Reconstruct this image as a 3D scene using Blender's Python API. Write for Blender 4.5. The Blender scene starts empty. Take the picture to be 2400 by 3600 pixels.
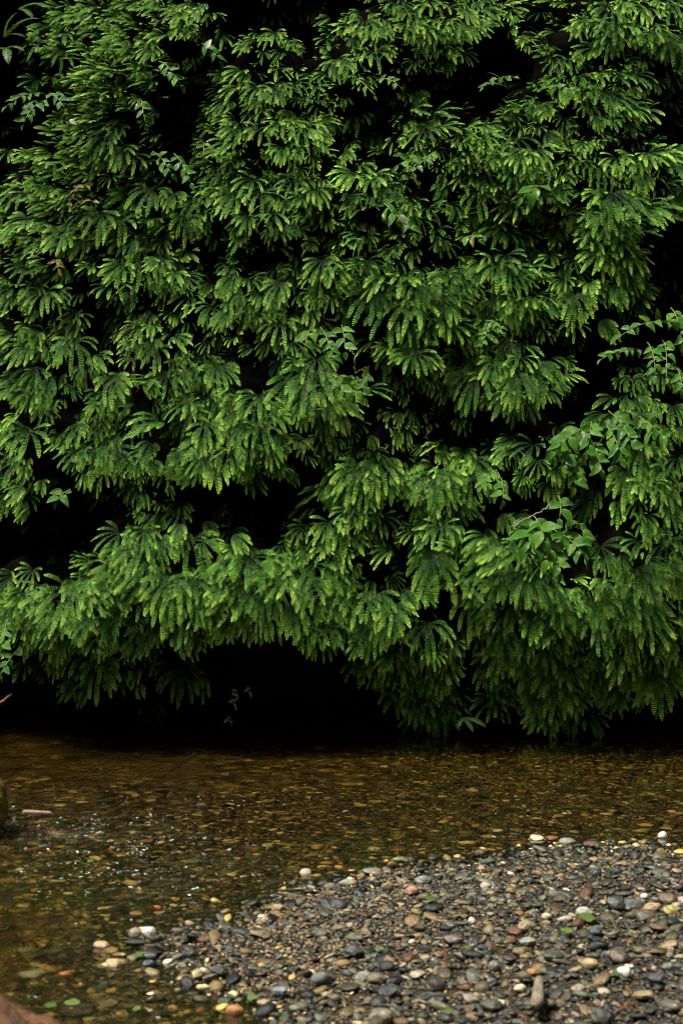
import bpy, math, random
import numpy as np
from mathutils import Vector, Matrix, Euler, noise as mnoise

R = math.radians
scene = bpy.context.scene
root_col = scene.collection
rng = np.random.default_rng(7)
random.seed(7)

# ------------------------------------------------------------------ camera
CAM_H = 1.6
FPX = 5000.0                      # 50 mm lens on a 36 mm tall frame of 3600 rows
cam = bpy.data.cameras.new('camera')
cam.lens = 50; cam.sensor_fit = 'VERTICAL'; cam.sensor_height = 36; cam.sensor_width = 24
cam.clip_start = 0.05; cam.clip_end = 400
cam.dof.use_dof = True; cam.dof.focus_distance = 9.3; cam.dof.aperture_fstop = 3.5
camo = bpy.data.objects.new('camera', cam); root_col.objects.link(camo)
camo.location = (0, 0, CAM_H); camo.rotation_euler = (R(90), 0, 0)
scene.camera = camo

# ------------------------------------------------------------------ light
SUN_EL, SUN_AZ = 63, 234          # degrees; azimuth the sun stands at, clockwise from +Y
world = bpy.data.worlds.new('World'); scene.world = world; world.use_nodes = True
wn, wl = world.node_tree.nodes, world.node_tree.links
wn.clear()
sky = wn.new('ShaderNodeTexSky'); sky.sky_type = 'NISHITA'; sky.sun_disc = False
sky.sun_elevation = R(SUN_EL); sky.sun_rotation = R(SUN_AZ); sky.air_density = 1.2; sky.dust_density = 5.0; sky.ozone_density = 0.6
hs = wn.new('ShaderNodeHueSaturation'); hs.inputs['Saturation'].default_value = 0.35
bg = wn.new('ShaderNodeBackground'); bg.inputs['Strength'].default_value = 0.055
wo = wn.new('ShaderNodeOutputWorld')
wl.new(sky.outputs[0], hs.inputs['Color']); wl.new(hs.outputs[0], bg.inputs[0]); wl.new(bg.outputs[0], wo.inputs[0])
sun = bpy.data.lights.new('sun', 'SUN'); sun.energy = 5.0; sun.angle = R(8); sun.color = (1.0, 0.95, 0.86)
suno = bpy.data.objects.new('sun', sun); root_col.objects.link(suno)
_s = Vector((math.sin(R(SUN_AZ)) * math.cos(R(SUN_EL)), math.cos(R(SUN_AZ)) * math.cos(R(SUN_EL)), math.sin(R(SUN_EL))))
suno.rotation_euler = _s.to_track_quat('Z', 'Y').to_euler(); suno.location = (0, 0, 30)

scene.view_settings.view_transform = 'Standard'; scene.view_settings.look = 'None'
scene.view_settings.exposure = 0.62; scene.view_settings.gamma = 1.0
scene.render.engine = 'CYCLES'
cy = scene.cycles
cy.max_bounces = 8; cy.diffuse_bounces = 2; cy.glossy_bounces = 3; cy.transmission_bounces = 6; cy.transparent_max_bounces = 8
cy.sample_clamp_indirect = 4.0
cy.use_denoising = True; cy.filter_width = 1.15

# ------------------------------------------------------------------ helpers
def link(name, data, parent=None, label=None, cat=None, group=None, kind=None):
    o = bpy.data.objects.new(name, data); root_col.objects.link(o)
    if parent is not None: o.parent = parent
    tag(o, label, cat, group, kind)
    return o

def tag(o, label=None, cat=None, group=None, kind=None):
    if label: o['label'] = label
    if cat: o['category'] = cat
    if group: o['group'] = group
    if kind: o['kind'] = kind

def mesh_np(name, verts, faces, mat=None, smooth=False):
    me = bpy.data.meshes.new(name)
    verts = np.asarray(verts, dtype=np.float32)
    if isinstance(faces, np.ndarray):
        n, k = faces.shape
        me.vertices.add(len(verts)); me.vertices.foreach_set('co', verts.ravel())
        me.loops.add(n * k); me.loops.foreach_set('vertex_index', faces.astype(np.int32).ravel())
        me.polygons.add(n); me.polygons.foreach_set('loop_start', np.arange(0, n * k, k, dtype=np.int32))
    else:
        me.from_pydata([tuple(map(float, v)) for v in verts], [], [list(map(int, f)) for f in faces])
    me.update(calc_edges=True)
    if mat: me.materials.append(mat)
    if smooth:
        me.polygons.foreach_set('use_smooth', np.ones(len(me.polygons), dtype=bool))
    return me

def ray(px, py, d):
    """world point seen at photo pixel (px, py) at depth d"""
    return Vector(((px - 1200) / FPX * d, d, CAM_H + (1800 - py) / FPX * d))

def ground_at(px, py, z=0.0):
    d = (CAM_H - z) * FPX / (py - 1800)
    return Vector(((px - 1200) / FPX * d, d, z))

def smooth01(a, lo, hi):
    t = np.clip((a - lo) / (hi - lo), 0, 1); return t * t * (3 - 2 * t)

def vnoise(x, y, seed=0):
    """cheap vectorised value noise"""
    xi, yi = np.floor(x).astype(np.int64), np.floor(y).astype(np.int64)
    xf, yf = x - xi, y - yi
    def h(a, b):
        n = (a * 374761393 + b * 668265263 + seed * 1442695041) & 0xffffffff
        n = ((n ^ (n >> 13)) * 1274126177) & 0xffffffff
        return ((n ^ (n >> 16)) & 0xffff) / 65535.0
    u, v = xf * xf * (3 - 2 * xf), yf * yf * (3 - 2 * yf)
    a = h(xi, yi) * (1 - u) + h(xi + 1, yi) * u
    b = h(xi, yi + 1) * (1 - u) + h(xi + 1, yi + 1) * u
    return a * (1 - v) + b * v

def fbm(x, y, seed=0, o=4):
    s, a, t = 0, 0.5, 0
    for k in range(o):
        s = s + a * vnoise(x * 2 ** k, y * 2 ** k, seed + k); t += a; a *= 0.5
    return s / t

# ------------------------------------------------------------------ materials
def new_mat(name):
    m = bpy.data.materials.new(name); m.use_nodes = True
    nt = m.node_tree; nt.nodes.clear()
    out = nt.nodes.new('ShaderNodeOutputMaterial')
    return m, nt.nodes, nt.links, out

def ramp(nodes, stops):
    r = nodes.new('ShaderNodeValToRGB')
    while len(r.color_ramp.elements) < len(stops): r.color_ramp.elements.new(0.5)
    for e, (p, c) in zip(r.color_ramp.elements, stops):
        e.position = p; e.color = (*c, 1)
    return r

def leaf_mat(name, cols, rough=0.5, trans=0.35, spec=0.4, tcol=(0.25, 0.45, 0.03), inst=False, vein=None, tips=False):
    m, n, l, out = new_mat(name)
    oi = n.new('ShaderNodeObjectInfo')
    geo = n.new('ShaderNodeNewGeometry')
    add = n.new('ShaderNodeMath'); add.operation = 'MULTIPLY_ADD'
    add.inputs[1].default_value = 0.45
    l.new(geo.outputs['Random Per Island'], add.inputs[0])
    mul = n.new('ShaderNodeMath'); mul.operation = 'MULTIPLY'; mul.inputs[1].default_value = 0.55
    l.new(oi.outputs['Random'], mul.inputs[0]); l.new(mul.outputs[0], add.inputs[2])
    r = ramp(n, cols); l.new(add.outputs[0], r.inputs[0])
    tc = n.new('ShaderNodeTexCoord')
    nz = n.new('ShaderNodeTexNoise'); nz.inputs['Scale'].default_value = 9.0; nz.inputs['Detail'].default_value = 3
    l.new(tc.outputs['Object'], nz.inputs['Vector'])
    mr = n.new('ShaderNodeMapRange'); mr.inputs[3].default_value = 0.7; mr.inputs[4].default_value = 1.25
    l.new(nz.outputs[0], mr.inputs[0])
    mx = n.new('ShaderNodeMix'); mx.data_type = 'RGBA'; mx.blend_type = 'MULTIPLY'; mx.inputs[0].default_value = 1
    l.new(r.outputs[0], mx.inputs[6]); l.new(mr.outputs[0], mx.inputs[7])
    if tips:      # young tips are paler; shade painted into the bases and light into the tips
        at = n.new('ShaderNodeAttribute'); at.attribute_name = 'age_shade'
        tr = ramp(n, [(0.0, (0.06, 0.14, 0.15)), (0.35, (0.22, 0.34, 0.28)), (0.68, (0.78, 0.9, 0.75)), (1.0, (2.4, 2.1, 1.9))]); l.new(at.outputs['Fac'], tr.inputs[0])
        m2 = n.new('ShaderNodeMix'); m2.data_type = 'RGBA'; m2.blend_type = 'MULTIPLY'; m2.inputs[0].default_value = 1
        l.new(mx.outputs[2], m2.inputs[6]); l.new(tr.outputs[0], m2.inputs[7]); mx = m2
    b = n.new('ShaderNodeBsdfPrincipled')
    l.new(mx.outputs[2], b.inputs['Base Color']); b.inputs['Roughness'].default_value = rough
    b.inputs['Specular IOR Level'].default_value = spec
    if vein:
        uv = n.new('ShaderNodeUVMap')
        wv = n.new('ShaderNodeTexWave'); wv.inputs['Scale'].default_value = vein; wv.bands_direction = 'X'
        wv.inputs['Distortion'].default_value = 0.6
        l.new(uv.outputs[0], wv.inputs['Vector'])
        bp = n.new('ShaderNodeBump'); bp.inputs['Strength'].default_value = 0.35; bp.inputs['Distance'].default_value = 0.002
        l.new(wv.outputs['Fac'], bp.inputs['Height']); l.new(bp.outputs[0], b.inputs['Normal'])
    t = n.new('ShaderNodeBsdfTranslucent')
    tm = n.new('ShaderNodeMix'); tm.data_type = 'RGBA'; tm.blend_type = 'MIX'; tm.inputs[0].default_value = 0.5
    l.new(mx.outputs[2], tm.inputs[6]); tm.inputs[7].default_value = (*tcol, 1)
    l.new(tm.outputs[2], t.inputs[0])
    ms = n.new('ShaderNodeMixShader'); ms.inputs[0].default_value = trans
    l.new(b.outputs[0], ms.inputs[1]); l.new(t.outputs[0], ms.inputs[2]); l.new(ms.outputs[0], out.inputs[0])
    return m

M = {}
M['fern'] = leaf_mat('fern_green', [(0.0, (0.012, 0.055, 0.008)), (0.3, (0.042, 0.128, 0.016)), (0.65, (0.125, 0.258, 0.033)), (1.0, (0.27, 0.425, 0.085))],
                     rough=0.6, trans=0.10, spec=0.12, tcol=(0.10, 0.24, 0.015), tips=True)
M['sword'] = leaf_mat('sword_fern_green', [(0.0, (0.04, 0.11, 0.025)), (1.0, (0.09, 0.2, 0.04))], rough=0.5, trans=0.25)
M['broad'] = leaf_mat('broad_leaf_green', [(0.0, (0.018, 0.078, 0.008)), (0.5, (0.045, 0.14, 0.013)), (1.0, (0.11, 0.22, 0.022))],
                      rough=0.28, trans=0.12, spec=0.22, vein=9)
M['pale_leaf'] = leaf_mat('pale_leaf', [(0.0, (0.38, 0.42, 0.28)), (1.0, (0.55, 0.55, 0.42))], rough=0.5, trans=0.2)
M['yellow_leaf'] = leaf_mat('yellowing_leaf', [(0.0, (0.14, 0.17, 0.015)), (0.5, (0.22, 0.13, 0.012)), (1.0, (0.10, 0.16, 0.015))], rough=0.45, trans=0.3, tcol=(0.4, 0.3, 0.02))
M['green_bit'] = leaf_mat('torn_green_leaf', [(0.0, (0.03, 0.08, 0.010)), (1.0, (0.13, 0.18, 0.05))], rough=0.4, trans=0.15)

def plain(name, c1, c2, scale=20, rough=0.7, bump=0.4, spec=0.4, coat=0.0):
    m, n, l, out = new_mat(name)
    tc = n.new('ShaderNodeTexCoord')
    nz = n.new('ShaderNodeTexNoise'); nz.inputs['Scale'].default_value = scale; nz.inputs['Detail'].default_value = 6; nz.inputs['Roughness'].default_value = 0.65
    l.new(tc.outputs['Object'], nz.inputs['Vector'])
    r = ramp(n, [(0.33, c1), (0.68, c2)]); l.new(nz.outputs[0], r.inputs[0])
    b = n.new('ShaderNodeBsdfPrincipled'); b.inputs['Roughness'].default_value = rough; b.inputs['Specular IOR Level'].default_value = spec
    b.inputs['Coat Weight'].default_value = coat; b.inputs['Coat Roughness'].default_value = 0.15
    l.new(r.outputs[0], b.inputs['Base Color'])
    bp = n.new('ShaderNodeBump'); bp.inputs['Strength'].default_value = bump; bp.inputs['Distance'].default_value = 0.02
    l.new(nz.outputs[0], bp.inputs['Height']); l.new(bp.outputs[0], b.inputs['Normal'])
    l.new(b.outputs[0], out.inputs[0])
    return m

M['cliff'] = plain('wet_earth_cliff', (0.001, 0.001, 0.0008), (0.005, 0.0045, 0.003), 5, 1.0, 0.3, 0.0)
M['far_cliff'] = plain('unseen_mossy_cliff', (0.012, 0.02, 0.008), (0.03, 0.05, 0.015), 2, 0.9, 0.8, 0.1)
M['stalk'] = plain('dark_fern_stalk', (0.006, 0.004, 0.003), (0.018, 0.012, 0.006), 30, 0.7, 0.1, 0.15)
M['stem'] = plain('pale_green_stem', (0.10, 0.14, 0.04), (0.2, 0.22, 0.08), 30, 0.5, 0.1)
M['root'] = plain('reddish_root', (0.05, 0.015, 0.006), (0.14, 0.05, 0.02), 30, 0.7, 0.3)
M['twig'] = plain('pale_twig_bark', (0.12, 0.10, 0.06), (0.28, 0.24, 0.17), 30, 0.7, 0.3)
M['pinkstick'] = plain('peeled_stick', (0.12, 0.075, 0.04), (0.25, 0.16, 0.09), 30, 0.6, 0.3)
M['bark'] = plain('wet_brown_wood', (0.008, 0.004, 0.003), (0.14, 0.065, 0.022), 20, 0.7, 1.0, 0.3, 0.05)
M['darkwood'] = plain('wet_dark_wood', (0.006, 0.004, 0.003), (0.02, 0.012, 0.006), 12, 0.35, 0.6, 0.4)
M['orangewood'] = plain('orange_dead_twig', (0.14, 0.05, 0.012), (0.24, 0.11, 0.03), 22, 0.7, 0.4)
M['moss'] = plain('yellow_green_moss', (0.04, 0.022, 0.01), (0.14, 0.13, 0.012), 16, 0.95, 1.0, 0.1)
M['glints'] = plain('white_glint_fleck', (0.5, 0.55, 0.5), (0.8, 0.85, 0.8), 30, 0.3, 0.3)  # white that stands for sky glints on the riffle

def stone_mat(name, instancer):
    m, n, l, out = new_mat(name)
    if instancer:
        a = n.new('ShaderNodeAttribute'); a.attribute_type = 'INSTANCER'; a.attribute_name = 'pcol'; col = a.outputs['Color']
    else:
        a = n.new('ShaderNodeObjectInfo'); col = a.outputs['Color']
    oi = n.new('ShaderNodeObjectInfo')
    tc = n.new('ShaderNodeTexCoord')
    va = n.new('ShaderNodeVectorMath'); va.operation = 'ADD'
    sc = n.new('ShaderNodeMath'); sc.operation = 'MULTIPLY'; sc.inputs[1].default_value = 37
    l.new(oi.outputs['Random'], sc.inputs[0]); l.new(tc.outputs['Object'], va.inputs[0]); l.new(sc.outputs[0], va.inputs[1])
    nz = n.new('ShaderNodeTexNoise'); nz.inputs['Scale'].default_value = 2.2; nz.inputs['Detail'].default_value = 7; nz.inputs['Roughness'].default_value = 0.7
    nz.inputs['Distortion'].default_value = 0.8
    l.new(va.outputs[0], nz.inputs['Vector'])
    mr = n.new('ShaderNodeMapRange'); mr.inputs[1].default_value = 0.3; mr.inputs[2].default_value = 0.7; mr.inputs[3].default_value = 0.5; mr.inputs[4].default_value = 1.5
    l.new(nz.outputs[0], mr.inputs[0])
    mx = n.new('ShaderNodeMix'); mx.data_type = 'RGBA'; mx.blend_type = 'MULTIPLY'; mx.inputs[0].default_value = 1
    l.new(col, mx.inputs[6]); l.new(mr.outputs[0], mx.inputs[7])
    b = n.new('ShaderNodeBsdfPrincipled'); b.inputs['Roughness'].default_value = 0.36; b.inputs['Specular IOR Level'].default_value = 0.5
    rr = n.new('ShaderNodeMapRange'); rr.inputs[3].default_value = 0.12; rr.inputs[4].default_value = 0.5
    l.new(oi.outputs['Random'], rr.inputs[0]); l.new(rr.outputs[0], b.inputs['Roughness'])
    l.new(mx.outputs[2], b.inputs['Base Color'])
    bp = n.new('ShaderNodeBump'); bp.inputs['Strength'].default_value = 0.35; bp.inputs['Distance'].default_value = 0.05
    l.new(nz.outputs[0], bp.inputs['Height']); l.new(bp.outputs[0], b.inputs['Normal'])
    l.new(b.outputs[0], out.inputs[0])
    return m
M['gravel'] = stone_mat('wet_gravel_stone', True)
M['stone'] = stone_mat('river_stone', False)
M['bed'] = plain('gritty_sand', (0.015, 0.012, 0.007), (0.09, 0.07, 0.042), 110, 0.7, 1.0, 0.4)

def water_mat():
    m, n, l, out = new_mat('clear_amber_water')
    tc = n.new('ShaderNodeTexCoord')
    def noise_h(scale, sx, sy, rot, det, dist):
        mp = n.new('ShaderNodeMapping'); mp.inputs['Scale'].default_value = (sx, sy, 1); mp.inputs['Rotation'].default_value = (0, 0, R(rot))
        l.new(tc.outputs['Object'], mp.inputs[0])
        nz = n.new('ShaderNodeTexNoise'); nz.inputs['Scale'].default_value = scale; nz.inputs['Detail'].default_value = det; nz.inputs['Distortion'].default_value = dist
        l.new(mp.outputs[0], nz.inputs['Vector']); return nz.outputs[0]
    small = noise_h(26, 1, 0.6, 20, 4, 0.3)
    big = noise_h(6, 1, 0.6, -25, 2, 0.4)
    # the riffle: rougher water on the left and in patches
    sep = n.new('ShaderNodeSeparateXYZ'); l.new(tc.outputs['Object'], sep.inputs[0])
    mx = n.new('ShaderNodeMapRange'); mx.inputs[1].default_value = 0.6; mx.inputs[2].default_value = -1.9; mx.inputs[3].default_value = 0.05; mx.inputs[4].default_value = 1.1
    l.new(sep.outputs[0], mx.inputs[0])
    patch = noise_h(1.1, 1, 1, 0, 3, 0.2)
    pr = n.new('ShaderNodeMapRange'); pr.inputs[1].default_value = 0.42; pr.inputs[2].default_value = 0.62; pr.inputs[3].default_value = 0.25; pr.inputs[4].default_value = 1.0
    l.new(patch, pr.inputs[0])
    amp = n.new('ShaderNodeMath'); amp.operation = 'MULTIPLY'; l.new(mx.outputs[0], amp.inputs[0]); l.new(pr.outputs[0], amp.inputs[1])
    h1 = n.new('ShaderNodeMath'); h1.operation = 'MULTIPLY'; l.new(small, h1.inputs[0]); l.new(amp.outputs[0], h1.inputs[1])
    h2 = n.new('ShaderNodeMath'); h2.operation = 'MULTIPLY_ADD'; h2.inputs[1].default_value = 0.14; l.new(big, h2.inputs[0]); l.new(h1.outputs[0], h2.inputs[2])
    bp = n.new('ShaderNodeBump'); bp.inputs['Strength'].default_value = 1.0; bp.inputs['Distance'].default_value = 0.03
    l.new(h2.outputs[0], bp.inputs['Height'])
    fr = n.new('ShaderNodeFresnel'); fr.inputs['IOR'].default_value = 1.33; l.new(bp.outputs[0], fr.inputs['Normal'])
    rf = n.new('ShaderNodeBsdfRefraction'); rf.inputs['IOR'].default_value = 1.33; rf.inputs['Roughness'].default_value = 0.0
    rf.inputs['Color'].default_value = (0.96, 0.91, 0.72, 1)
    gl = n.new('ShaderNodeBsdfGlossy'); gl.inputs['Roughness'].default_value = 0.03; gl.inputs['Color'].default_value = (1, 1, 1, 1)
    l.new(bp.outputs[0], rf.inputs['Normal']); l.new(bp.outputs[0], gl.inputs['Normal'])
    ms = n.new('ShaderNodeMixShader'); l.new(fr.outputs[0], ms.inputs[0]); l.new(rf.outputs[0], ms.inputs[1]); l.new(gl.outputs[0], ms.inputs[2])
    l.new(ms.outputs[0], out.inputs[0])
    va = n.new('ShaderNodeVolumeAbsorption'); va.inputs['Color'].default_value = (0.74, 0.66, 0.30, 1); va.inputs['Density'].default_value = 3.2
    l.new(va.outputs[0], out.inputs['Volume'])
    return m
M['water'] = water_mat()

# ------------------------------------------------------------------ where the photo shows ferns
# per crop: offset (x, y) of a 1200 x 900 window drawn 1.307 times larger; each fern is (x, y, finger length, lean, depth)
CR = {
 1: ((0, 0), [(150,50,100,30,0),(200,190,110,-10,0),(120,290,90,-10,-1),(460,40,100,-40,0),(560,90,100,-45,0),(640,30,100,-45,0),(400,100,100,-45,0),(450,160,100,-45,0),
  (560,170,100,-45,0),(650,150,90,-40,0),(520,240,110,-50,0),(620,240,90,-45,0),(420,250,100,-45,0),(700,230,90,-30,0),(760,170,90,-20,0),(820,60,90,-10,0),(900,30,110,-20,0),(740,40,100,-35,0),
  (850,120,80,-10,-1),(480,340,120,-50,0),(420,390,110,-50,0),(560,350,110,-45,0),(640,330,80,-35,0),(700,380,90,-50,0),(460,440,110,-45,0),(400,480,100,-45,0),(520,500,100,-60,0),(600,500,70,-50,0),
  (440,560,100,-40,0),(370,620,110,-45,0),(490,630,110,-15,0),(560,680,110,-10,0),(610,720,110,-10,0),(420,700,100,-35,0),(360,760,110,-45,0),(290,810,120,-50,0),(240,860,110,-45,0),(440,790,90,-30,0),
  (160,730,110,-30,-1),(100,880,110,-10,-2),(50,930,90,-20,-1),(320,880,90,-30,0),(220,930,100,-35,0),(130,1010,110,-40,0),(80,1080,110,-40,0),(180,1100,110,-30,0),(290,1080,120,-20,0),
  (30,590,80,-5,-1),(50,690,80,0,-1),(470,990,130,-15,0),(560,1010,120,-5,0),(350,1030,110,-20,-1),(620,960,90,10,0),(700,880,140,-20,1),(690,1010,110,-10,0),(620,1100,100,-5,0),
  (850,1000,120,5,1),(800,890,90,-10,0),(900,920,90,0,0),(960,880,80,10,0),(1110,330,90,-20,0),(1100,400,110,-25,0),(1210,240,80,10,0),(1270,320,100,5,0),(1190,400,100,0,0),(1280,410,90,10,0),(1350,390,90,10,0),(1430,410,90,15,0),
  (1080,490,90,-20,-1),(1100,590,110,-25,0),(1060,660,110,-25,1),(1200,600,110,-5,0),(1300,580,120,0,1),(1400,590,110,20,0),(1300,680,110,-5,0),(1220,700,90,-10,-1),(1380,680,90,10,0),(1480,640,100,15,0),
  (1160,830,100,-15,0),(1080,900,120,-20,0),(1200,890,130,0,0),(1350,830,100,-5,0),(1380,910,110,-20,1),(1450,870,110,15,0),(1260,980,110,5,0),(1140,990,110,-10,0),(980,490,70,-20,-2),(960,540,70,-10,-2),
  (1060,110,80,-10,-2),(1150,100,80,0,-2),(1250,70,90,5,-1),(1190,160,70,0,-2),(1540,290,100,10,-1),(1400,130,150,0,-2),(1500,180,100,0,-2),(840,610,50,10,-1),(1000,700,80,-20,0),(300,60,80,-20,-1),(930,1080,90,0,-3),(1480,470,90,0,-2),(880,250,70,0,-2)]),
 2: ((1200, 0), [(250,20,110,-10,0),(330,40,110,0,0),(410,30,110,0,0),(490,40,100,10,0),(570,50,90,20,0),(650,40,100,40,0),(730,40,90,40,0),(300,110,110,0,0),(380,130,100,0,0),(460,110,90,5,0),
  (560,110,120,20,0),(630,130,80,30,0),(50,120,90,-20,0),(110,100,100,0,0),(180,110,90,5,0),(510,220,80,10,0),(440,230,80,0,-1),(560,250,70,20,0),(340,280,70,-20,-1),(400,290,70,0,-1),(480,280,80,10,-1),
  (30,290,90,-10,0),(150,240,110,15,0),(340,420,110,10,-1),(60,530,130,-10,-1),(110,520,140,0,-2),(170,560,110,10,-2),(970,30,110,-40,-1),(1050,20,90,-40,-1),(900,60,70,-30,-2),(960,230,120,-50,0),(1060,240,80,0,-1),
  (1240,30,120,-5,0),(1320,30,120,0,0),(1400,40,110,0,0),(1500,20,110,5,0),(1250,110,120,-5,0),(1320,130,130,0,0),(1390,150,120,5,0),(1460,150,100,10,-1),(1510,190,120,10,0),(1550,70,110,10,0),(1230,200,80,-5,-1),(1440,210,100,10,-1),
  (990,360,90,-30,0),(1080,350,90,0,0),(1180,340,100,0,0),(1260,350,100,10,0),(1340,350,100,20,0),(920,420,100,-30,0),(1010,410,110,-5,0),(1100,420,110,0,-1),(1200,420,120,5,0),(1250,460,110,20,0),(1310,500,110,25,0),(1380,510,110,20,-1),
  (900,480,90,-30,0),(960,500,90,-10,0),(1170,530,90,0,0),(1240,550,90,10,0),(820,500,80,-40,0),(330,510,110,40,0),(420,530,120,50,0),(450,590,110,30,0),(390,600,100,-10,0),(330,640,90,-20,0),(540,600,110,20,0),(560,660,110,10,0),
  (640,640,110,10,0),(650,590,80,30,0),(800,640,110,10,0),(720,700,110,0,0),(820,720,110,0,0),(890,690,110,20,0),(660,720,90,5,0),(570,740,90,0,-1),(780,790,110,-5,0),(860,800,90,0,0),(560,810,100,10,-1),(640,810,110,0,-1),
  (700,860,80,-5,0),(1000,810,90,-10,0),(960,760,90,0,0),(70,810,140,-15,1),(140,820,110,20,0),(620,890,120,0,0),(560,900,90,-10,-2),(1090,750,80,0,-1),(1160,760,90,5,-1),(1190,800,90,10,-1),(1090,660,70,0,-2),(1260,730,100,-5,0),
  (1340,720,120,-5,0),(1400,710,120,20,0),(1460,710,110,40,0),(1380,800,110,0,0),(1530,750,110,20,0),(880,910,120,-5,0),(800,950,110,-30,0),(960,890,110,15,0),(1180,890,130,-20,1),(1240,890,150,5,1),(1290,920,140,15,1),
  (1240,1010,120,0,0),(1300,1020,110,5,0),(1370,960,150,20,1),(1430,960,140,45,1),(1100,1000,110,-5,0),(1050,1000,90,-5,-1),(1140,1110,120,0,1),(400,960,110,20,0),(330,930,90,0,0),(430,1060,100,10,-1),(540,1000,80,50,-1),
  (720,1060,120,-15,0),(790,1090,100,10,-1),(850,1080,90,0,-1),(100,1090,110,-10,0),(600,440,110,20,-3),(1500,470,110,10,-3),(260,1080,90,-20,-2),(1480,1110,90,0,-2)]),
 3: ((0, 900), [(120,60,110,-30,0),(60,150,110,-35,0),(40,250,100,-35,0),(210,20,90,-30,0),(210,170,120,5,0),(270,170,90,20,0),(560,40,120,-10,0),(650,20,130,0,0),(740,10,110,10,0),(800,80,100,10,0),(430,50,90,-15,0),
  (520,150,125,0,0),(440,190,80,-30,-1),(340,400,145,-5,1),(450,450,110,30,1),(370,500,90,0,0),(130,420,120,-15,0),(180,350,90,0,0),(60,360,100,-40,0),(40,470,120,-40,0),(240,560,130,-10,0),(320,590,90,5,0),
  (520,560,130,15,1),(60,590,130,-35,0),(150,640,110,-15,0),(210,700,90,-5,0),(130,810,150,-8,1),(30,800,100,-40,0),(20,1000,100,-30,0),(70,950,110,-20,0),(110,1060,100,-30,0),(380,770,110,-10,-1),(310,810,90,-5,-1),
  (450,750,110,10,-1),(360,900,110,-15,0),(430,890,130,0,0),(520,890,130,8,0),(480,790,90,5,-2),(640,330,110,-15,0),(710,320,110,5,0),(800,370,110,20,0),(720,430,110,0,0),(760,550,110,0,0),(830,490,100,10,0),(890,510,90,10,0),
  (700,590,110,-70,0),(1000,520,130,5,1),(740,770,170,-35,1),(860,710,100,55,0),(950,780,120,15,1),(700,860,110,-15,0),(820,880,100,0,0),(620,930,80,-20,0),(700,940,90,0,0),(780,960,70,5,-1),(1080,80,150,-20,1),(1150,110,100,15,0),
  (1090,170,100,0,0),(980,240,120,-5,1),(1130,220,90,10,0),(1290,130,120,-5,1),(1200,180,80,-10,0),(1280,70,60,60,0),(1290,310,130,0,0),(1360,310,100,10,-1),(1240,390,90,-20,-1),(1160,420,70,-40,-1),(1340,400,80,0,0),
  (1480,20,130,0,1),(1540,60,120,5,1),(1430,100,90,-15,0),(1430,240,100,0,-1),(1110,670,140,-30,1),(1190,640,140,0,1),(1250,720,110,25,1),(1100,790,130,-15,1),(1200,790,120,5,1),(1280,820,110,15,0),(980,850,130,-35,0),(1150,880,90,0,0),
  (1240,890,90,8,0),(1340,560,180,-25,1),(1420,550,180,5,1),(1500,600,140,20,0),(1400,650,130,-5,0),(1480,660,130,10,0),(990,950,140,0,0),(930,930,100,-25,0),(1050,900,110,10,0),(1110,950,90,5,-1),(660,1050,90,0,-2),(1400,840,90,-20,-1),
  (1480,830,90,0,-1),(1540,840,80,5,-1),(880,180,110,-10,-2),(1000,350,90,0,-2),(760,200,90,0,-3)]),
 4: ((1200, 900), [(20,20,110,0,0),(110,30,110,10,0),(190,90,140,-15,1),(280,100,180,0,1),(360,120,140,5,1),(440,90,120,5,1),(510,80,120,10,1),(570,130,110,25,0),(140,180,150,-10,0),(230,250,160,0,0),(330,220,160,0,0),(420,200,150,5,0),
  (500,210,120,10,0),(300,340,110,-5,0),(400,330,110,0,0),(490,310,130,0,0),(560,320,110,20,0),(330,460,130,0,1),(290,440,90,-40,0),(400,470,90,30,0),(640,60,110,-25,0),(720,40,140,-10,0),(780,60,130,5,1),(860,60,120,40,0),
  (800,110,130,0,0),(740,200,90,-10,0),(820,210,120,-5,0),(880,200,110,15,0),(940,220,100,25,0),(890,270,90,10,-1),(960,0,100,0,0),(1190,-10,140,-15,0),(1250,10,140,0,0),(1320,10,110,15,0),(1320,110,90,15,0),(1020,110,80,-10,0),
  (1070,180,130,0,1),(1150,130,80,10,-1),(1240,150,100,30,0),(770,390,140,-8,-1),(700,490,110,-20,0),(820,470,130,5,1),(900,490,130,30,1),(820,560,130,-5,1),(890,590,110,8,1),(780,640,90,-5,0),(940,620,90,25,0),(620,540,160,-5,0),
  (570,530,90,-50,-1),(450,640,110,-10,-2),(540,640,100,5,-2),(500,720,90,-5,-1),(560,710,90,10,-1),(270,720,70,0,-1),(250,800,80,0,-1),(300,800,70,10,-1),(240,850,60,0,-2),(450,870,90,-30,0),(370,870,60,-20,-1),(1250,650,110,-35,0),
  (1300,650,110,0,0),(1340,660,100,20,0),(1330,560,80,0,-1),(1390,560,70,0,-1),(1440,680,80,5,0),(1520,690,90,10,0),(880,870,110,-30,0),(960,870,90,0,0),(900,940,80,-10,0),(830,1010,60,-20,0),(750,880,90,-20,-1),(790,890,60,0,-1),
  (560,910,110,-25,0),(610,930,150,20,0),(520,1000,120,0,-1),(600,1010,120,5,0),(90,960,150,-15,1),(170,950,150,10,1),(50,1010,130,-15,1),(240,980,120,25,1),(110,1060,110,0,1),(210,1070,90,5,0),(20,1080,110,-10,0),(420,1010,160,0,1),
  (360,1030,110,-30,0),(480,1040,110,20,0),(1380,900,130,0,-1),(1500,970,110,-30,0),(1540,930,90,0,0),(1300,990,150,0,-1),(1200,1040,130,-5,-1),(1400,1050,130,0,-1),(1500,1060,120,0,-1),(1530,70,110,0,-2),(1010,300,90,0,-3),(1050,400,90,0,-3),(700,760,100,0,-3),(1470,1000,110,0,-1)]),
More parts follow.
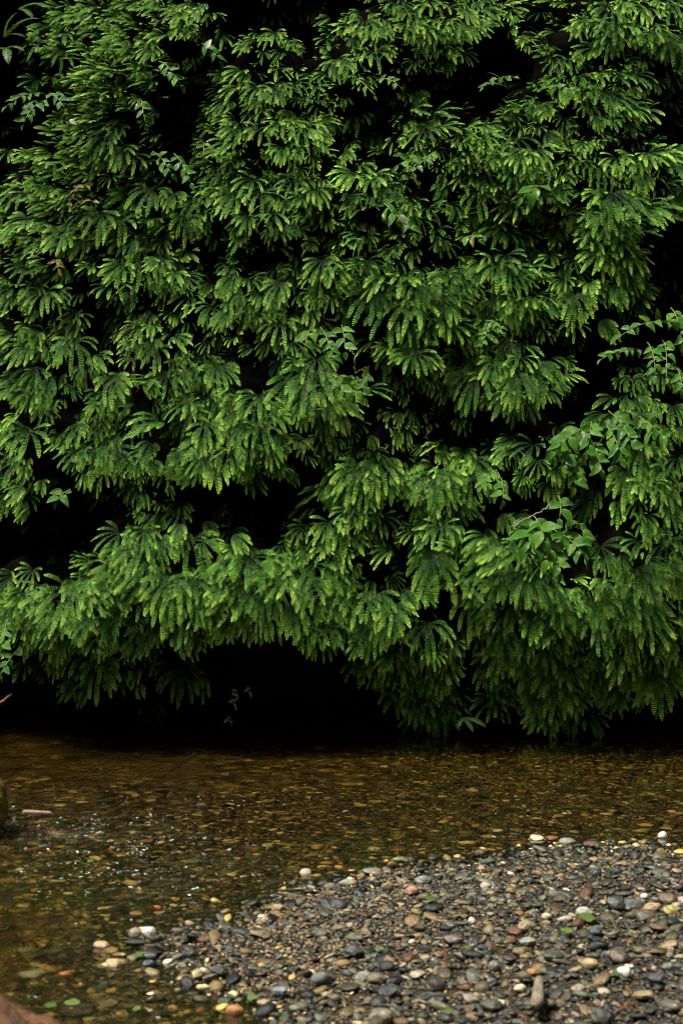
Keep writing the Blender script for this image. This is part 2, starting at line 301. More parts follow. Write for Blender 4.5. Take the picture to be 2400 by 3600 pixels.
 5: ((0, 1700), [(550,230,120,-25,0),(640,210,100,0,-1),(560,300,110,-20,0),(650,290,140,-10,1),(720,280,110,25,0),(600,370,120,-20,0),(690,350,100,0,0),(830,185,110,0,0),(880,265,160,3,1),(940,270,90,40,0),(560,440,150,-35,0),(640,430,130,-20,0),
  (720,440,130,-5,0),(790,440,160,-10,1),(640,520,130,-10,0),(760,530,150,-5,0),(730,640,110,0,0),(880,440,140,0,0),(950,430,120,15,0),(900,530,110,0,0),(960,540,110,5,0),(850,480,90,-45,0),(60,430,90,-40,0),(150,400,90,-20,-1),(60,540,110,-10,0),
  (110,500,110,-5,0),(30,580,90,-10,0),(420,450,60,10,0),(320,490,170,-15,1),(240,540,140,-30,1),(360,470,130,20,1),(430,480,120,20,1),(220,600,120,-10,0),(290,620,120,-5,0),(350,620,120,10,0),(180,640,110,-10,-1),(260,700,120,0,-1),(150,690,110,-5,-1),
  (90,640,110,0,-1),(470,690,110,-5,0),(440,750,160,-5,0),(500,680,100,10,0),(240,790,90,0,-1),(720,760,100,0,-1),(800,840,130,-5,-1),(860,870,140,5,-1),(920,870,110,5,-1),(430,900,100,-10,-1),(390,940,90,-5,-1),(560,830,110,5,-1),(680,1000,140,0,-1),
  (1080,350,130,-25,1),(1140,340,170,0,1),(1200,370,140,10,1),(1050,450,130,-30,1),(1130,460,140,-5,1),(1200,480,140,5,1),(1010,520,110,-30,0),(1100,560,130,-15,0),(1160,600,120,-5,0),(1220,580,110,8,0),(1040,600,90,-25,0),(1300,330,110,-15,-1),
  (1350,320,90,10,-1),(1430,375,160,-15,1),(1500,385,130,25,1),(1320,430,140,-30,1),(1410,440,140,-5,1),(1340,560,160,-5,0),(1420,680,110,0,0),(1500,650,120,5,0),(1550,530,110,10,0),(1470,720,100,0,0),(1000,100,70,0,-2),(1130,150,80,0,-2),
  (1440,110,120,-25,0),(1510,180,120,0,0),(1560,190,120,0,0),(1400,200,90,-15,-1),(650,20,90,0,-2)]),
 6: ((1200, 1700), [(100,90,110,0,0),(40,130,110,-5,0),(180,160,100,5,-1),(260,200,90,5,-2),(310,160,80,5,-2),(460,200,120,0,1),(400,230,90,-35,0),(520,190,100,10,0),(410,345,170,0,1),(390,280,90,-5,-2),(560,240,90,0,-2),(80,520,140,-10,1),(160,510,140,5,1),
  (240,560,130,10,1),(280,490,100,30,0),(200,620,130,0,0),(20,640,110,-10,0),(120,620,110,0,0),(50,370,80,0,-2),(400,650,140,0,1),(450,650,100,20,0),(390,740,100,-5,0),(520,680,110,3,-1),(340,660,100,-5,-1),(460,840,120,0,-1),(140,780,110,0,-1),
  (200,800,110,0,-1),(270,790,110,5,-1),(80,820,110,0,-2),(240,950,110,0,-1),(360,960,130,0,-1),(400,1030,140,0,-1),(350,1070,110,-5,-1),(450,1030,120,8,-1),(660,250,120,-40,1),(720,260,140,-35,1),(760,330,150,-35,1),(680,380,130,-40,0),(840,290,130,-20,1),
  (720,440,120,-25,0),(800,430,150,-5,1),(860,420,160,3,1),(910,430,130,12,0),(760,580,110,-10,0),(590,530,160,0,-1),(870,600,140,-5,0),(940,600,120,5,0),(1010,590,120,5,0),(960,500,110,0,0),(1060,520,110,0,-1),(1150,520,150,-3,0),(1210,480,140,5,0),
  (1250,520,110,15,0),(1110,590,110,-5,-1),(1170,620,120,5,-1),(1190,290,150,5,0),(1130,80,120,0,-1),(1300,350,100,0,0),(1340,400,160,10,0),(1390,410,130,20,0),(1310,560,110,-5,0),(1370,560,130,5,0),(1410,620,150,10,0),(1340,660,130,0,0),(1480,280,140,-3,0),
  (1540,250,120,10,0),(1530,420,110,10,-1),(1550,600,110,10,-1),(1480,700,120,12,0),(1540,740,160,5,0),(1400,160,120,0,-1),(1500,100,120,5,-1),(1260,80,120,0,-1),(1180,820,160,8,-1),(1250,830,140,5,-1),(1310,860,130,5,-1),(1120,880,90,0,-1),(1390,880,130,-5,0),
  (1440,860,170,0,0),(1500,870,140,8,0),(740,740,140,-20,1),(790,760,120,-5,0),(700,800,130,-15,0),(690,900,100,-8,0),(690,985,110,-10,0),(730,960,80,30,0),(900,850,120,-15,0),(960,810,160,-3,1),(1040,830,120,20,1),(920,950,130,-12,0),(1000,940,140,0,1),
  (1060,930,120,8,0),(910,1040,110,-25,0),(960,1060,100,0,0),(1040,1040,120,5,-1),(1130,1060,110,10,-1),(840,980,100,0,-2),(600,1060,110,-10,-1),(1450,960,110,0,-2),(1240,960,110,5,-2)]),
}
ferns = []
for k, ((ox, oy), L) in CR.items():
    for (x, y, r, a, d) in L:
        ferns.append([ox + x * 0.7653, oy + y * 0.7653, r * 0.7653, a, d])

# ------------------------------------------------------------------ cliff surface from the fern cover
HOLLOWS = [(1740, 210, 170, 120), (1620, 340, 130, 55), (2340, 400, 110, 120), (2340, 900, 80, 160), (340, 1090, 60, 85), (400, 1250, 42, 80), (1000, 1740, 150, 80), (200, 1860, 135, 85), (1320, 1960, 85, 42),
           (1590, 1420, 55, 60), (1920, 1420, 80, 55), (2050, 1200, 110, 60), (930, 920, 70, 32), (690, 360, 65, 45), (30, 330, 40, 45), (1750, 1750, 60, 60), (1560, 2140, 55, 100), (640, 2330, 160, 60), (1090, 1500, 60, 40)]
def in_hollow(px, py, k=1.0):
    return any(((px - hx) / (ha * k)) ** 2 + ((py - hy) / (hb * k)) ** 2 < 1 for (hx, hy, ha, hb) in HOLLOWS)
FRINGE = [(-900, 2420), (0, 2410), (150, 2440), (290, 2490), (400, 2400), (520, 2570), (600, 2450), (700, 2440), (722, 2275), (860, 2265), (980, 2275), (1100, 2345), (1220, 2335), (1330, 2455), (1380, 2485), (1460, 2600), (1600, 2600),
          (1640, 2320), (1690, 2300), (1715, 2520), (1780, 2520), (1810, 2380), (1850, 2420), (1880, 2600), (2070, 2600), (2100, 2470), (2190, 2490), (2300, 2490), (2400, 2430), (3300, 2450)]
def below_fringe(px, tip):
    return tip > np.interp(px, [a for a, _ in FRINGE], [b for _, b in FRINGE]) + 12
def cliff_grid(xs, zs):
    X, Z = np.meshgrid(xs, zs)
    F = np.zeros_like(X)
    for (px, py, r, a, d) in ferns:
        fx = (px - 1200) / FPX * 9.9; fz = CAM_H + (1800 - (py + 0.35 * r)) / FPX * 9.9
        w = {1: 1.5, 0: 1.15, -1: 0.7, -2: 0.25, -3: 0.1}[d]
        s = 0.15
        F += w * np.exp(-((X - fx) ** 2 + ((Z - fz) * 0.9) ** 2) / (2 * s * s))
    for (hx, hy, ha, hb) in HOLLOWS:
        fx = (hx - 1200) / FPX * 9.9; fz = CAM_H + (1800 - hy) / FPX * 9.9
        F -= 2.6 * np.exp(-(((X - fx) / (ha / FPX * 9.9)) ** 2 + ((Z - fz) / (hb / FPX * 9.9)) ** 2) ** 2)
    F = np.maximum(F, 0)
    # outside the frame the cover goes on by itself
    out = np.maximum(smooth01(np.abs(X), 2.3, 2.9), smooth01(Z, 5.0, 5.5))
    wild = 2.6 * smooth01(fbm(X * 0.9 + 40, Z * 1.1 + 9, 3), 0.35, 0.6)
    F = F * (1 - out) + wild * out
    cover = smooth01(F, 0.4, 2.6)
    low = smooth01(Z, 1.15, 0.55) if False else 1 - smooth01(Z, 0.35, 1.0)
    Y = 10.65 - 1.05 * cover + 0.09 * np.maximum(Z - 1, 0) + (fbm(X * 2, Z * 2, 11) - 0.5) * 0.35 + (fbm(X * 9, Z * 9, 21) - 0.5) * 0.07
    Y = Y + low * 0.75
    return X, Z, Y, cover
xs = np.arange(-9, 9.01, 0.06); zs = np.arange(-0.5, 15.01, 0.06)
GX, GZ, GY, GC = cliff_grid(xs, zs)
def cliff_y(x, z):
    i = min(max((x - xs[0]) / 0.06, 0), len(xs) - 2); j = min(max((z - zs[0]) / 0.06, 0), len(zs) - 2)
    return float(GY[int(j), int(i)])
def cliff_c(x, z):
    i = min(max((x - xs[0]) / 0.06, 0), len(xs) - 2); j = min(max((z - zs[0]) / 0.06, 0), len(zs) - 2)
    return float(GC[int(j), int(i)])
nx, nz_ = len(xs), len(zs)
idx = np.arange(nx * nz_).reshape(nz_, nx)
q = np.stack([idx[:-1, :-1], idx[:-1, 1:], idx[1:, 1:], idx[1:, :-1]], -1).reshape(-1, 4)
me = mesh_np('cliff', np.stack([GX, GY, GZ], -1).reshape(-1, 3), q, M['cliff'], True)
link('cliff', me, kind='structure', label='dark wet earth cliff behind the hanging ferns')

# unseen opposite wall, closed round and sized to keep out low sky light
def far_wall():
    pts = []
    path = [(-9, 10.4), (-10, 6), (-9.5, 0), (-7, -5.0), (0, -6.2), (7, -5.0), (9.5, 0), (10, 6), (9, 10.4)]
    fine = []
    for a, b in zip(path[:-1], path[1:]):
        for t in np.linspace(0, 1, 26)[:-1]: fine.append((a[0] + (b[0] - a[0]) * t, a[1] + (b[1] - a[1]) * t))
    fine.append(path[-1])
    zz = np.linspace(-0.5, 12, 60); V = []
    for z in zz:
        for i, (x, y) in enumerate(fine):
            n = (float(fbm(np.array(i * 0.13), np.array(z * 0.5), 5)) - 0.5) * 2.2
            s = 1 + (0.012 * z) + n * 0.08
            V.append((x * s, (y - 2) * s + 2, z + (n * 1.2 if z > 11.8 else 0)))
    n = len(fine); idx = np.arange(n * 60).reshape(60, n)
    q = np.stack([idx[:-1, :-1], idx[:-1, 1:], idx[1:, 1:], idx[1:, :-1]], -1).reshape(-1, 4)
    return mesh_np('unseen_canyon_cliff', V, q, M['far_cliff'], True)
link('unseen_canyon_cliff', far_wall(), kind='structure', label='unseen mossy canyon wall closed round the gorge to keep out low sky light')

# ------------------------------------------------------------------ stream bed and gravel bar
SHORE = [(3200, 3010), (2400, 2985), (2200, 2962), (1990, 2958), (1850, 2972), (1700, 3005), (1500, 3025), (1300, 3045), (1160, 3085), (1000, 3125), (880, 3160), (740, 3195), (620, 3215), (500, 3262),
         (455, 3310), (500, 3375), (600, 3430), (720, 3480), (850, 3540), (960, 3640), (1150, 3900), (1300, 4400), (2400, 6500), (5200, 6500), (5600, 3600)]
SH = np.array([tuple(ground_at(*p))[:2] for p in SHORE])
def bar_dist(x, y):
    """signed distance to the gravel bar outline, positive on the bar"""
    x = np.asarray(x, float); y = np.asarray(y, float)
    d2 = np.full(x.shape, 1e9); inside = np.zeros(x.shape, bool)
    n = len(SH)
    for i in range(n):
        ax, ay = SH[i]; bx, by = SH[(i + 1) % n]
        dx, dy = bx - ax, by - ay
        t = np.clip(((x - ax) * dx + (y - ay) * dy) / (dx * dx + dy * dy), 0, 1)
        d2 = np.minimum(d2, (x - ax - t * dx) ** 2 + (y - ay - t * dy) ** 2)
        c = ((ay > y) != (by > y)) & (x < (bx - ax) * (y - ay) / (by - ay + 1e-12) + ax)
        inside ^= c
    return np.where(inside, 1, -1) * np.sqrt(d2)
def bed_z(x, y):
    d = bar_dist(x, y) + (fbm(np.asarray(x) * 4, np.asarray(y) * 4, 31) - 0.5) * 0.16
    h = np.where(d > 0, 0.05 * (1 - np.exp(-d / 0.7)), -0.12 * (1 - np.exp(d / 1.1)))
    h = h - 0.17 * smooth01(np.asarray(y), 8.0, 10.2) * (d < 0) - 0.12 * smooth01(-np.asarray(x), 0.9, 1.5) * smooth01(-np.asarray(y), -6.8, -5.6) * (d < 0)
    return h - 0.012 + (fbm(np.asarray(x) * 2.3, np.asarray(y) * 2.3, 41) - 0.5) * 0.035
bx_ = np.arange(-12, 12.01, 0.06); by_ = np.arange(-8, 12.01, 0.06)
BX, BY = np.meshgrid(bx_, by_)
BZ = bed_z(BX, BY)
idx = np.arange(BX.size).reshape(BX.shape)
q = np.stack([idx[:-1, :-1], idx[:-1, 1:], idx[1:, 1:], idx[1:, :-1]], -1).reshape(-1, 4)
link('stream_bed', mesh_np('stream_bed', np.stack([BX, BY, BZ], -1).reshape(-1, 3), q, M['bed'], True), kind='structure', label='gritty sand and silt under the pebbles of the stream')
wx = np.arange(-12, 12.01, 0.25); wy = np.arange(-8, 12.01, 0.25)
WX, WY = np.meshgrid(wx, wy); idx = np.arange(WX.size).reshape(WX.shape)
q = np.stack([idx[:-1, :-1], idx[:-1, 1:], idx[1:, 1:], idx[1:, :-1]], -1).reshape(-1, 4)
wv = np.stack([WX, WY, WX * 0], -1).reshape(-1, 3); nb = len(wv)
wv2 = np.concatenate([wv, wv + np.array([0, 0, -0.55])])
edge = list(idx[0, :]) + list(idx[1:, -1]) + list(idx[-1, -2::-1]) + list(idx[-2:0:-1, 0])
qs = np.array([(edge[k], edge[k] + nb, edge[(k + 1) % len(edge)] + nb, edge[(k + 1) % len(edge)]) for k in range(len(edge))])
q = np.concatenate([q, q[:, ::-1] + nb, qs])
link('water', mesh_np('water', wv2, q, M['water']), kind='structure', label='clear shallow amber stream water over pebbles')
# plain ground sheet out to the horizon
g = mesh_np('ground', [(-200, -200, -0.6), (200, -200, -0.6), (200, 200, -0.6), (-200, 200, -0.6)], [(0, 1, 2, 3)], M['bed'])
link('ground', g, kind='structure', label='brown earth ground beneath the gorge')

# ------------------------------------------------------------------ pebble shapes
import bmesh
def pebble_mesh(name, seed, mat, sub=3):
    bm = bmesh.new(); bmesh.ops.create_icosphere(bm, subdivisions=sub, radius=0.5)
    rr = random.Random(seed); off = Vector((rr.uniform(-50, 50), rr.uniform(-50, 50), rr.uniform(-50, 50)))
    ex = rr.uniform(0.72, 1.0); flat = rr.uniform(0.26, 0.6); asy = rr.uniform(-0.25, 0.25); facets = [(Vector((rr.gauss(0, 1), rr.gauss(0, 1), rr.gauss(0, 0.8))).normalized(), rr.uniform(0.32, 0.46)) for _ in range(rr.choice([3, 5, 7, 9]))]
    for v in bm.verts:
        p = v.co.copy()
        p *= 1 + 0.28 * mnoise.noise(p * 2.2 + off)
        for nrm, lim in facets:
            dd = p.dot(nrm)
            if dd > lim: p -= nrm * (dd - lim) * 0.8
        p.y *= ex * (1 + asy * p.x); p.z *= flat
        p += p.normalized() * 0.012 * mnoise.noise(p * 9 + off)
        v.co = p
    me = bpy.data.meshes.new(name); bm.to_mesh(me); bm.free()
    me.materials.append(mat)
    me.polygons.foreach_set('use_smooth', np.ones(len(me.polygons), dtype=bool))
    return me

def gn_scatter(name, pts, rot, scl, ids, col, sources, label, cat=None):
    """one object whose node tree puts one of the source meshes on each of its points"""
    me = bpy.data.meshes.new(name); me.vertices.add(len(pts)); me.vertices.foreach_set('co', np.asarray(pts, np.float32).ravel())
    for nm, ty, data, key in (('rot', 'FLOAT_VECTOR', rot, 'vector'), ('scl', 'FLOAT_VECTOR', scl, 'vector'), ('idx', 'INT', ids, 'value'), ('pcol', 'FLOAT_COLOR', col, 'color')):
        if data is None: continue
        at = me.attributes.new(nm, ty, 'POINT')
        at.data.foreach_set(key, np.asarray(data, np.int32 if ty == 'INT' else np.float32).ravel())
    me.update()
    o = link(name, me, kind='stuff', label=label, cat=cat)
    src = bpy.data.collections.new(name + '_shapes')
    for i, s in enumerate(sources):
        so = bpy.data.objects.new('%s_shape_%02d' % (name, i), s); src.objects.link(so)
    ng = bpy.data.node_groups.new(name + '_scatter', 'GeometryNodeTree')
    ng.interface.new_socket('Geometry', in_out='INPUT', socket_type='NodeSocketGeometry')
    ng.interface.new_socket('Geometry', in_out='OUTPUT', socket_type='NodeSocketGeometry')
    N, L = ng.nodes, ng.links
    gi, go = N.new('NodeGroupInput'), N.new('NodeGroupOutput')
    ip = N.new('GeometryNodeInstanceOnPoints'); ip.inputs['Pick Instance'].default_value = True
    ci = N.new('GeometryNodeCollectionInfo'); ci.inputs['Collection'].default_value = src
    ci.inputs['Separate Children'].default_value = True; ci.inputs['Reset Children'].default_value = True
    def na(nm, ty):
        a = N.new('GeometryNodeInputNamedAttribute'); a.data_type = ty; a.inputs['Name'].default_value = nm; return a.outputs['Attribute']
    er = N.new('FunctionNodeEulerToRotation')
    L.new(na('rot', 'FLOAT_VECTOR'), er.inputs[0]); L.new(er.outputs[0], ip.inputs['Rotation'])
    L.new(na('scl', 'FLOAT_VECTOR'), ip.inputs['Scale']); L.new(na('idx', 'INT'), ip.inputs['Instance Index'])
    L.new(gi.outputs[0], ip.inputs['Points']); L.new(ci.outputs[0], ip.inputs['Instance']); L.new(ip.outputs[0], go.inputs[0])
    mod = o.modifiers.new('scatter', 'NODES'); mod.node_group = ng
    return o

DRYC = np.array([(0.085, 0.09, 0.07), (0.04, 0.045, 0.038), (0.15, 0.145, 0.105), (0.19, 0.145, 0.08), (0.32, 0.24, 0.13), (0.07, 0.052, 0.028), (0.14, 0.07, 0.033), (0.38, 0.33, 0.24),
                 (0.016, 0.019, 0.018), (0.11, 0.105, 0.052), (0.24, 0.17, 0.07), (0.05, 0.055, 0.042)])
DRYW = np.array([14, 13, 11, 10, 7, 9, 4, 3, 11, 9, 6, 10], float); DRYW /= DRYW.sum()
WETC = np.array([(0.46, 0.32, 0.09), (0.16, 0.115, 0.04), (0.075, 0.065, 0.03), (0.03, 0.03, 0.018), (0.26, 0.12, 0.04), (0.62, 0.50, 0.26), (0.14, 0.14, 0.07), (0.015, 0.014, 0.011), (0.85, 0.75, 0.52), (0.055, 0.075, 0.05)])
WETW = np.array([13, 16, 16, 16, 7, 8, 10, 14, 2, 8], float); WETW /= WETW.sum()

def gravel(n, smin, smax, lift, seed, power=2.2):
    rg = np.random.default_rng(seed)
    # even cover over the ground that the gorge opening shows, thinner far to the sides
    y = rg.uniform(3.6, 10.6, n); half = 0.26 * y + 0.7
    x = rg.uniform(-1, 1, n) * 3.4
    keep = np.abs(x) < half; x, y = x[keep], y[keep]; n = len(x)
    s = smin + (smax - smin) * rg.random(n) ** power
    z = bed_z(x, y) + lift * s
    d = bar_dist(x, y)
    dry = rg.choice(len(DRYC), n, p=DRYW); wet = rg.choice(len(WETC), n, p=WETW)
    c = np.where((d > -0.03)[:, None], DRYC[dry], WETC[wet]) * np.where((d > -0.03)[:, None], rg.uniform(0.45, 1.05, (n, 1)), rg.uniform(0.2, 1.2, (n, 1))) * rg.uniform(0.93, 1.07, (n, 3))
    # darker wet margin of the bar with some stained stones
    c[d <= -0.03] *= 1.45
    c[d > -0.03] *= (1 - 0.45 * np.exp(-np.maximum(d[d > -0.03], 0) / 0.10))[:, None]      # soaked margin
    # a patch of clean fine tan grit in the middle of the bar
    if smax < 0.03:
        g0 = ground_at(1130, 3320); near = np.exp(-((x - g0.x) / 0.55) ** 2 - ((y - g0.y) / 0.75) ** 2)
        c[d > 0] *= 0.75
        gp = (rg.random(n) < 0.85 * near) & (d > 0)
        c[gp] = np.array([0.24, 0.175, 0.10]) * rg.uniform(0.4, 1.5, (int(gp.sum()), 1))
    mixm = (rg.random(n) < 0.45 * np.exp(-np.maximum(d, 0) / 0.22)) & (d > -0.03)
    c[mixm] = WETC[wet[mixm]]
    rot = np.stack([rg.normal(0.0, 0.28, n), rg.normal(0, 0.28, n), rg.uniform(0, 6.283, n)], -1)
    scl = s[:, None] * np.stack([rg.uniform(0.85, 1.3, n), rg.uniform(0.8, 1.1, n), rg.uniform(0.75, 1.2, n)], -1)
    return np.stack([x, y, z], -1), rot, scl, rg.integers(0, 12, n), np.concatenate([c, np.ones((n, 1))], -1)
peb = [pebble_mesh('gravel_pebble', i, M['gravel'], 2) for i in range(12)]
A = [gravel(52000, 0.014, 0.046, 0.2, 1), gravel(11000, 0.03, 0.08, 0.2, 4, 2.8), gravel(190000, 0.006, 0.018, 0.5, 2, 1.6)]
P = [np.concatenate([a[k] for a in A]) for k in range(5)]
wetm = bar_dist(P[0][:, 0], P[0][:, 1]) < -0.03
for nm, m_, lb in (('gravel', ~wetm, 'bank of loose grey, tan and slate pebbles along the stream'), ('submerged_gravel', wetm, 'amber and brown pebbles lying under the clear stream water')):
    gn_scatter(nm, P[0][m_], P[1][m_], P[2][m_], P[3][m_], P[4][m_], peb, lb)

# painted sky glints as white flecks, thick by the mossy log and left stream
def glints():
    rg = np.random.default_rng(77); P_ = []
    n = 60000
    px = rg.uniform(0, 2400, n); py = rg.uniform(2640, 3590, n)
    d = CAM_H * FPX / (py - 1800); x = (px - 1200) / FPX * d
    u, v = px / 1200, py / 1000
    den = 0.22 * np.exp(-((px - 40) / 260) ** 2 - ((py - 2960) / 70) ** 2)
    den += 0.26 * np.exp(-((px - 420) / 420) ** 2 - ((py - 2900) / 130) ** 2)
    den += 0.22 * np.exp(-((px - 500) / 500) ** 2 - ((py - 3060) / 110) ** 2) + 0.012
    cl = smooth01(fbm(x * 7, d * 16, 61, 4), 0.48, 0.7)
    keep = (rg.random(n) < den * (0.06 + cl)) & (bar_dist(x, d) < -0.02) & (px > -5)
    m_ = int(keep.sum()); s = 0.002 + 0.007 * rg.random(m_) ** 3
    pts = np.stack([x[keep], d[keep], np.full(m_, 0.003)], -1)
    rot = np.stack([rg.normal(0, .2, m_), rg.normal(0, .2, m_), rg.uniform(-.9, .9, m_)], -1)
    scl = s[:, None] * np.stack([rg.uniform(1.0, 3.0, m_), rg.uniform(0.8, 1.6, m_), rg.uniform(0.15, 0.4, m_)], -1)
    shapes = [pebble_mesh('glint_fleck', 90 + i, M['glints'], 2) for i in range(4)]
    gn_scatter('glints', pts, rot, scl, rg.integers(0, 4, m_), None, shapes, 'small white flecks added on the riffle to stand for sky glints')
glints()

# ------------------------------------------------------------------ fern fronds
def frond_mesh(seed, narrow=False, spread=False):
    """one palmate frond: fingers fan from the tip of the stalk (origin), droop under their weight; finger length 1; +Y is away from the cliff"""
    rr = random.Random(seed)
    nf = rr.choice([7, 8, 8, 9]); beta = R(rr.uniform(35, 62)); span = R(rr.uniform(85, 112)); grav = rr.uniform(1.6, 2.8)
    if narrow: span = R(rr.uniform(38, 62)); nf = rr.choice([5, 6, 7])
    if spread: beta = R(rr.uniform(26, 48)); grav = rr.uniform(1.0, 1.9)
    V, F, mi, AG = [], [], [], []
    U = Vector((1, 0, 0)); Fw = Vector((0, math.cos(beta), -math.sin(beta))); Nn = Vector((0, math.sin(beta), math.cos(beta)))
    for k in range(nf):
        a = (k / (nf - 1) * 2 - 1)
        phi = a * span + rr.uniform(-0.07, 0.07)
        ln = (1.0 - 0.38 * abs(a) ** 1.6) * rr.uniform(0.86, 1.08)
        d = (U * math.sin(phi) + Fw * math.cos(phi) + Nn * (0.25 + 0.45 * abs(a)) + Vector((rr.gauss(0, .06), rr.gauss(0, .06), rr.gauss(0, .06)))).normalized()
        n0 = (Nn + Vector((rr.gauss(0, .16), rr.gauss(0, .16), 0))).normalized()
        W = 0.067 * rr.uniform(0.88, 1.12) * (0.9 + 0.1 * ln)
        steps = 22 if ln > 0.8 else 18
        p = d * 0.02
        ds = ln / steps; g = grav * rr.uniform(0.8, 1.2); curl = rr.gauss(0, 0.25)
        prev = None
        for i in range(steps + 1):
            t = i / steps
            d = (d + Vector((curl * 0.6 * ds, 0.0, -g * ds * (0.5 + t))) - d * 0).normalized()
            s = d.cross(n0).normalized(); n0 = s.cross(d).normalized()
            if prev is not None:
                pass
            # rachis, a narrow dark strip under the leaflets
            b = len(V); hw = 0.006 * (1 - 0.6 * t)
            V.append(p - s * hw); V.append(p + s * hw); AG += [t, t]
            if prev is not None:
                F.append((prev, prev + 1, b + 1, b)); mi.append(1)
            prev = b
            w = W * min(1, 0.26 + 1.7 * t) * (1 if t < 0.66 else math.sqrt(max(0.04, 1 - ((t - 0.66) / 0.36) ** 2)))
            if i > 0:
                for sg in (-1, 1):
                    sw = w * rr.uniform(0.85, 1.1)
                    fw_ = 0.16 * rr.uniform(0.4, 1.5)
                    tw = rr.gauss(0, 0.12)
                    o1 = (s * sg + d * fw_ * (0.6 + t) - n0 * rr.uniform(0.02, 0.22)).normalized()
                    hb, ht = ds * (0.15 + 0.13 * t), ds * (0.19 + 0.22 * t)
                    dd = d + n0 * tw
                    b0 = p + n0 * 0.003
                    b = len(V)
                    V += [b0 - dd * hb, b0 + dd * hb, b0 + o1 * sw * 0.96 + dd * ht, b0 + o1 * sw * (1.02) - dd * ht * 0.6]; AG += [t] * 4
                    F.append((b, b + 1, b + 2, b + 3)); mi.append(0)
            p = p + d * ds
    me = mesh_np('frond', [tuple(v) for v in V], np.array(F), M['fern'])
    me.materials.append(M['stalk'])
    me.polygons.foreach_set('material_index', np.array(mi, np.int32)); me.update()
    me.attributes.new('age_shade', 'FLOAT', 'POINT').data.foreach_set('value', np.array(AG, np.float32))  # position along the finger, for the leaf tint and painted shade
    return me
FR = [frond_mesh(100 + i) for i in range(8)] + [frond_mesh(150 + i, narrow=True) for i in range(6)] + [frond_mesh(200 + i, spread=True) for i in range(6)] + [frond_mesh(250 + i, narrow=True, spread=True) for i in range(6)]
def pick(rr, lean, z, first=False):
    """hanging fans low on the wall, flatter ones high up, narrow one-sided ones where the ferns lean"""
    flat = rr.random() < min(0.8, max(0.12, (z - 2.4) / 1.8))
    nar = rr.random() < (0.8 if abs(lean) > 22 else (0.12 if first else 0.5))
    return (14 if flat else 0) + (rr.randrange(6) + (6 if flat else 8) if nar else rr.randrange(6 if flat else 8))

def tube(points, radii, sides=6):
    V, F = [], []
    pts = [Vector(p) for p in points]
    for i, p in enumerate(pts):
        t = (pts[min(i + 1, len(pts) - 1)] - pts[max(i - 1, 0)]).normalized()
        a = t.cross(Vector((0.13, 0.31, 0.94))).normalized(); b = t.cross(a)
        for k in range(sides):
            an = 2 * math.pi * k / sides
            V.append(p + (a * math.cos(an) + b * math.sin(an)) * radii[i])
    for i in range(len(pts) - 1):
        for k in range(sides):
            k2 = (k + 1) % sides
            F.append((i * sides + k, i * sides + k2, (i + 1) * sides + k2, (i + 1) * sides + k))
    F.append(tuple(range(sides))[::-1]); F.append(tuple((len(pts) - 1) * sides + k for k in range(sides)))
    return V, F
def bez(a, b, c, n=10):
    a, b, c = Vector(a), Vector(b), Vector(c)
    return [a * (1 - t) ** 2 + b * 2 * t * (1 - t) + c * t * t for t in np.linspace(0, 1, n)]
# stalk in frond units: from the cliff up and over to the fan
ST = []
for i in range(4):
    rr = random.Random(i)
    v, f = tube(bez((rr.uniform(-.2, .2), -1.3, -0.75), (0, -0.9, 0.2), (0, 0.01, 0), 9), [0.016] * 4 + [0.013] * 3 + [0.011, 0.009], 5)
    ST.append(mesh_np('stalk', v, f, M['stalk'], True))

BASE = Matrix.Rotation(math.pi, 4, 'Z')           # frond +Y (outwards) turns to world -Y (towards the stream)
def frond_matrix(loc, scale, lean, yaw, pitch):
    # lean turns the fan in the plane of the cliff; positive swings the tips to the photo's right
    return Matrix.Translation(loc) @ Matrix.Rotation(R(-lean), 4, 'Y') @ Matrix.Rotation(R(yaw), 4, 'Z') @ Matrix.Rotation(R(pitch), 4, 'X') @ BASE @ Matrix.Scale(scale, 4)

# LABELS: each fern is told by the nearest landmark of the wall, the way it lies from it and its order outwards
MARKS = [('the large upper right hollow', 1740, 250), ('the black gap at the right edge', 2350, 480), ('the pale leaf at mid height', 1412, 768), ('the glossy sprig at upper left', 130, 385),
         ('the yellowing leaves at left', 290, 700), ('the hollow left of centre', 200, 1050), ('the tendril with drooping leaf fans', 1230, 1290), ('the big glossy leaf spray at right', 2020, 1530),
         ('the lower glossy leaf spray', 1930, 1930), ('the thin pale twig', 1850, 1820), ('the lone fan fern in the hollow', 1515, 1985), ('the deep central hollow', 950, 1780),
         ('the left hollow above the bank', 200, 1880), ('the orange twig at left edge', 20, 2455), ('the pale sprigs under the bank', 840, 2470), ('the red roots', 1500, 1480),
         ('the small black gap at centre', 930, 900), ('the leafy sprays on the right edge', 2290, 1230), ('the white flower-like leaf at top left', 722, 185), ('the lowest fern over the water', 1640, 2580),
         ('the sword fern at top left', 60, 130), ('the round leaf sprig in mid right', 1715, 1205), ('the top centre shadow', 1060, 130), ('the broad leaf sprig left of centre', 620, 590)]
OCT = ['right of', 'upper right of', 'above', 'upper left of', 'left of', 'lower left of', 'below', 'lower right of']
ORD = ['nearest', 'second', 'third', 'fourth', 'fifth', 'sixth', 'seventh', 'eighth', 'ninth', 'tenth', 'eleventh', 'twelfth', 'thirteenth', 'fourteenth', 'fifteenth', 'sixteenth', 'seventeenth', 'eighteenth', 'nineteenth', 'twentieth'] + ['outermost'] * 20
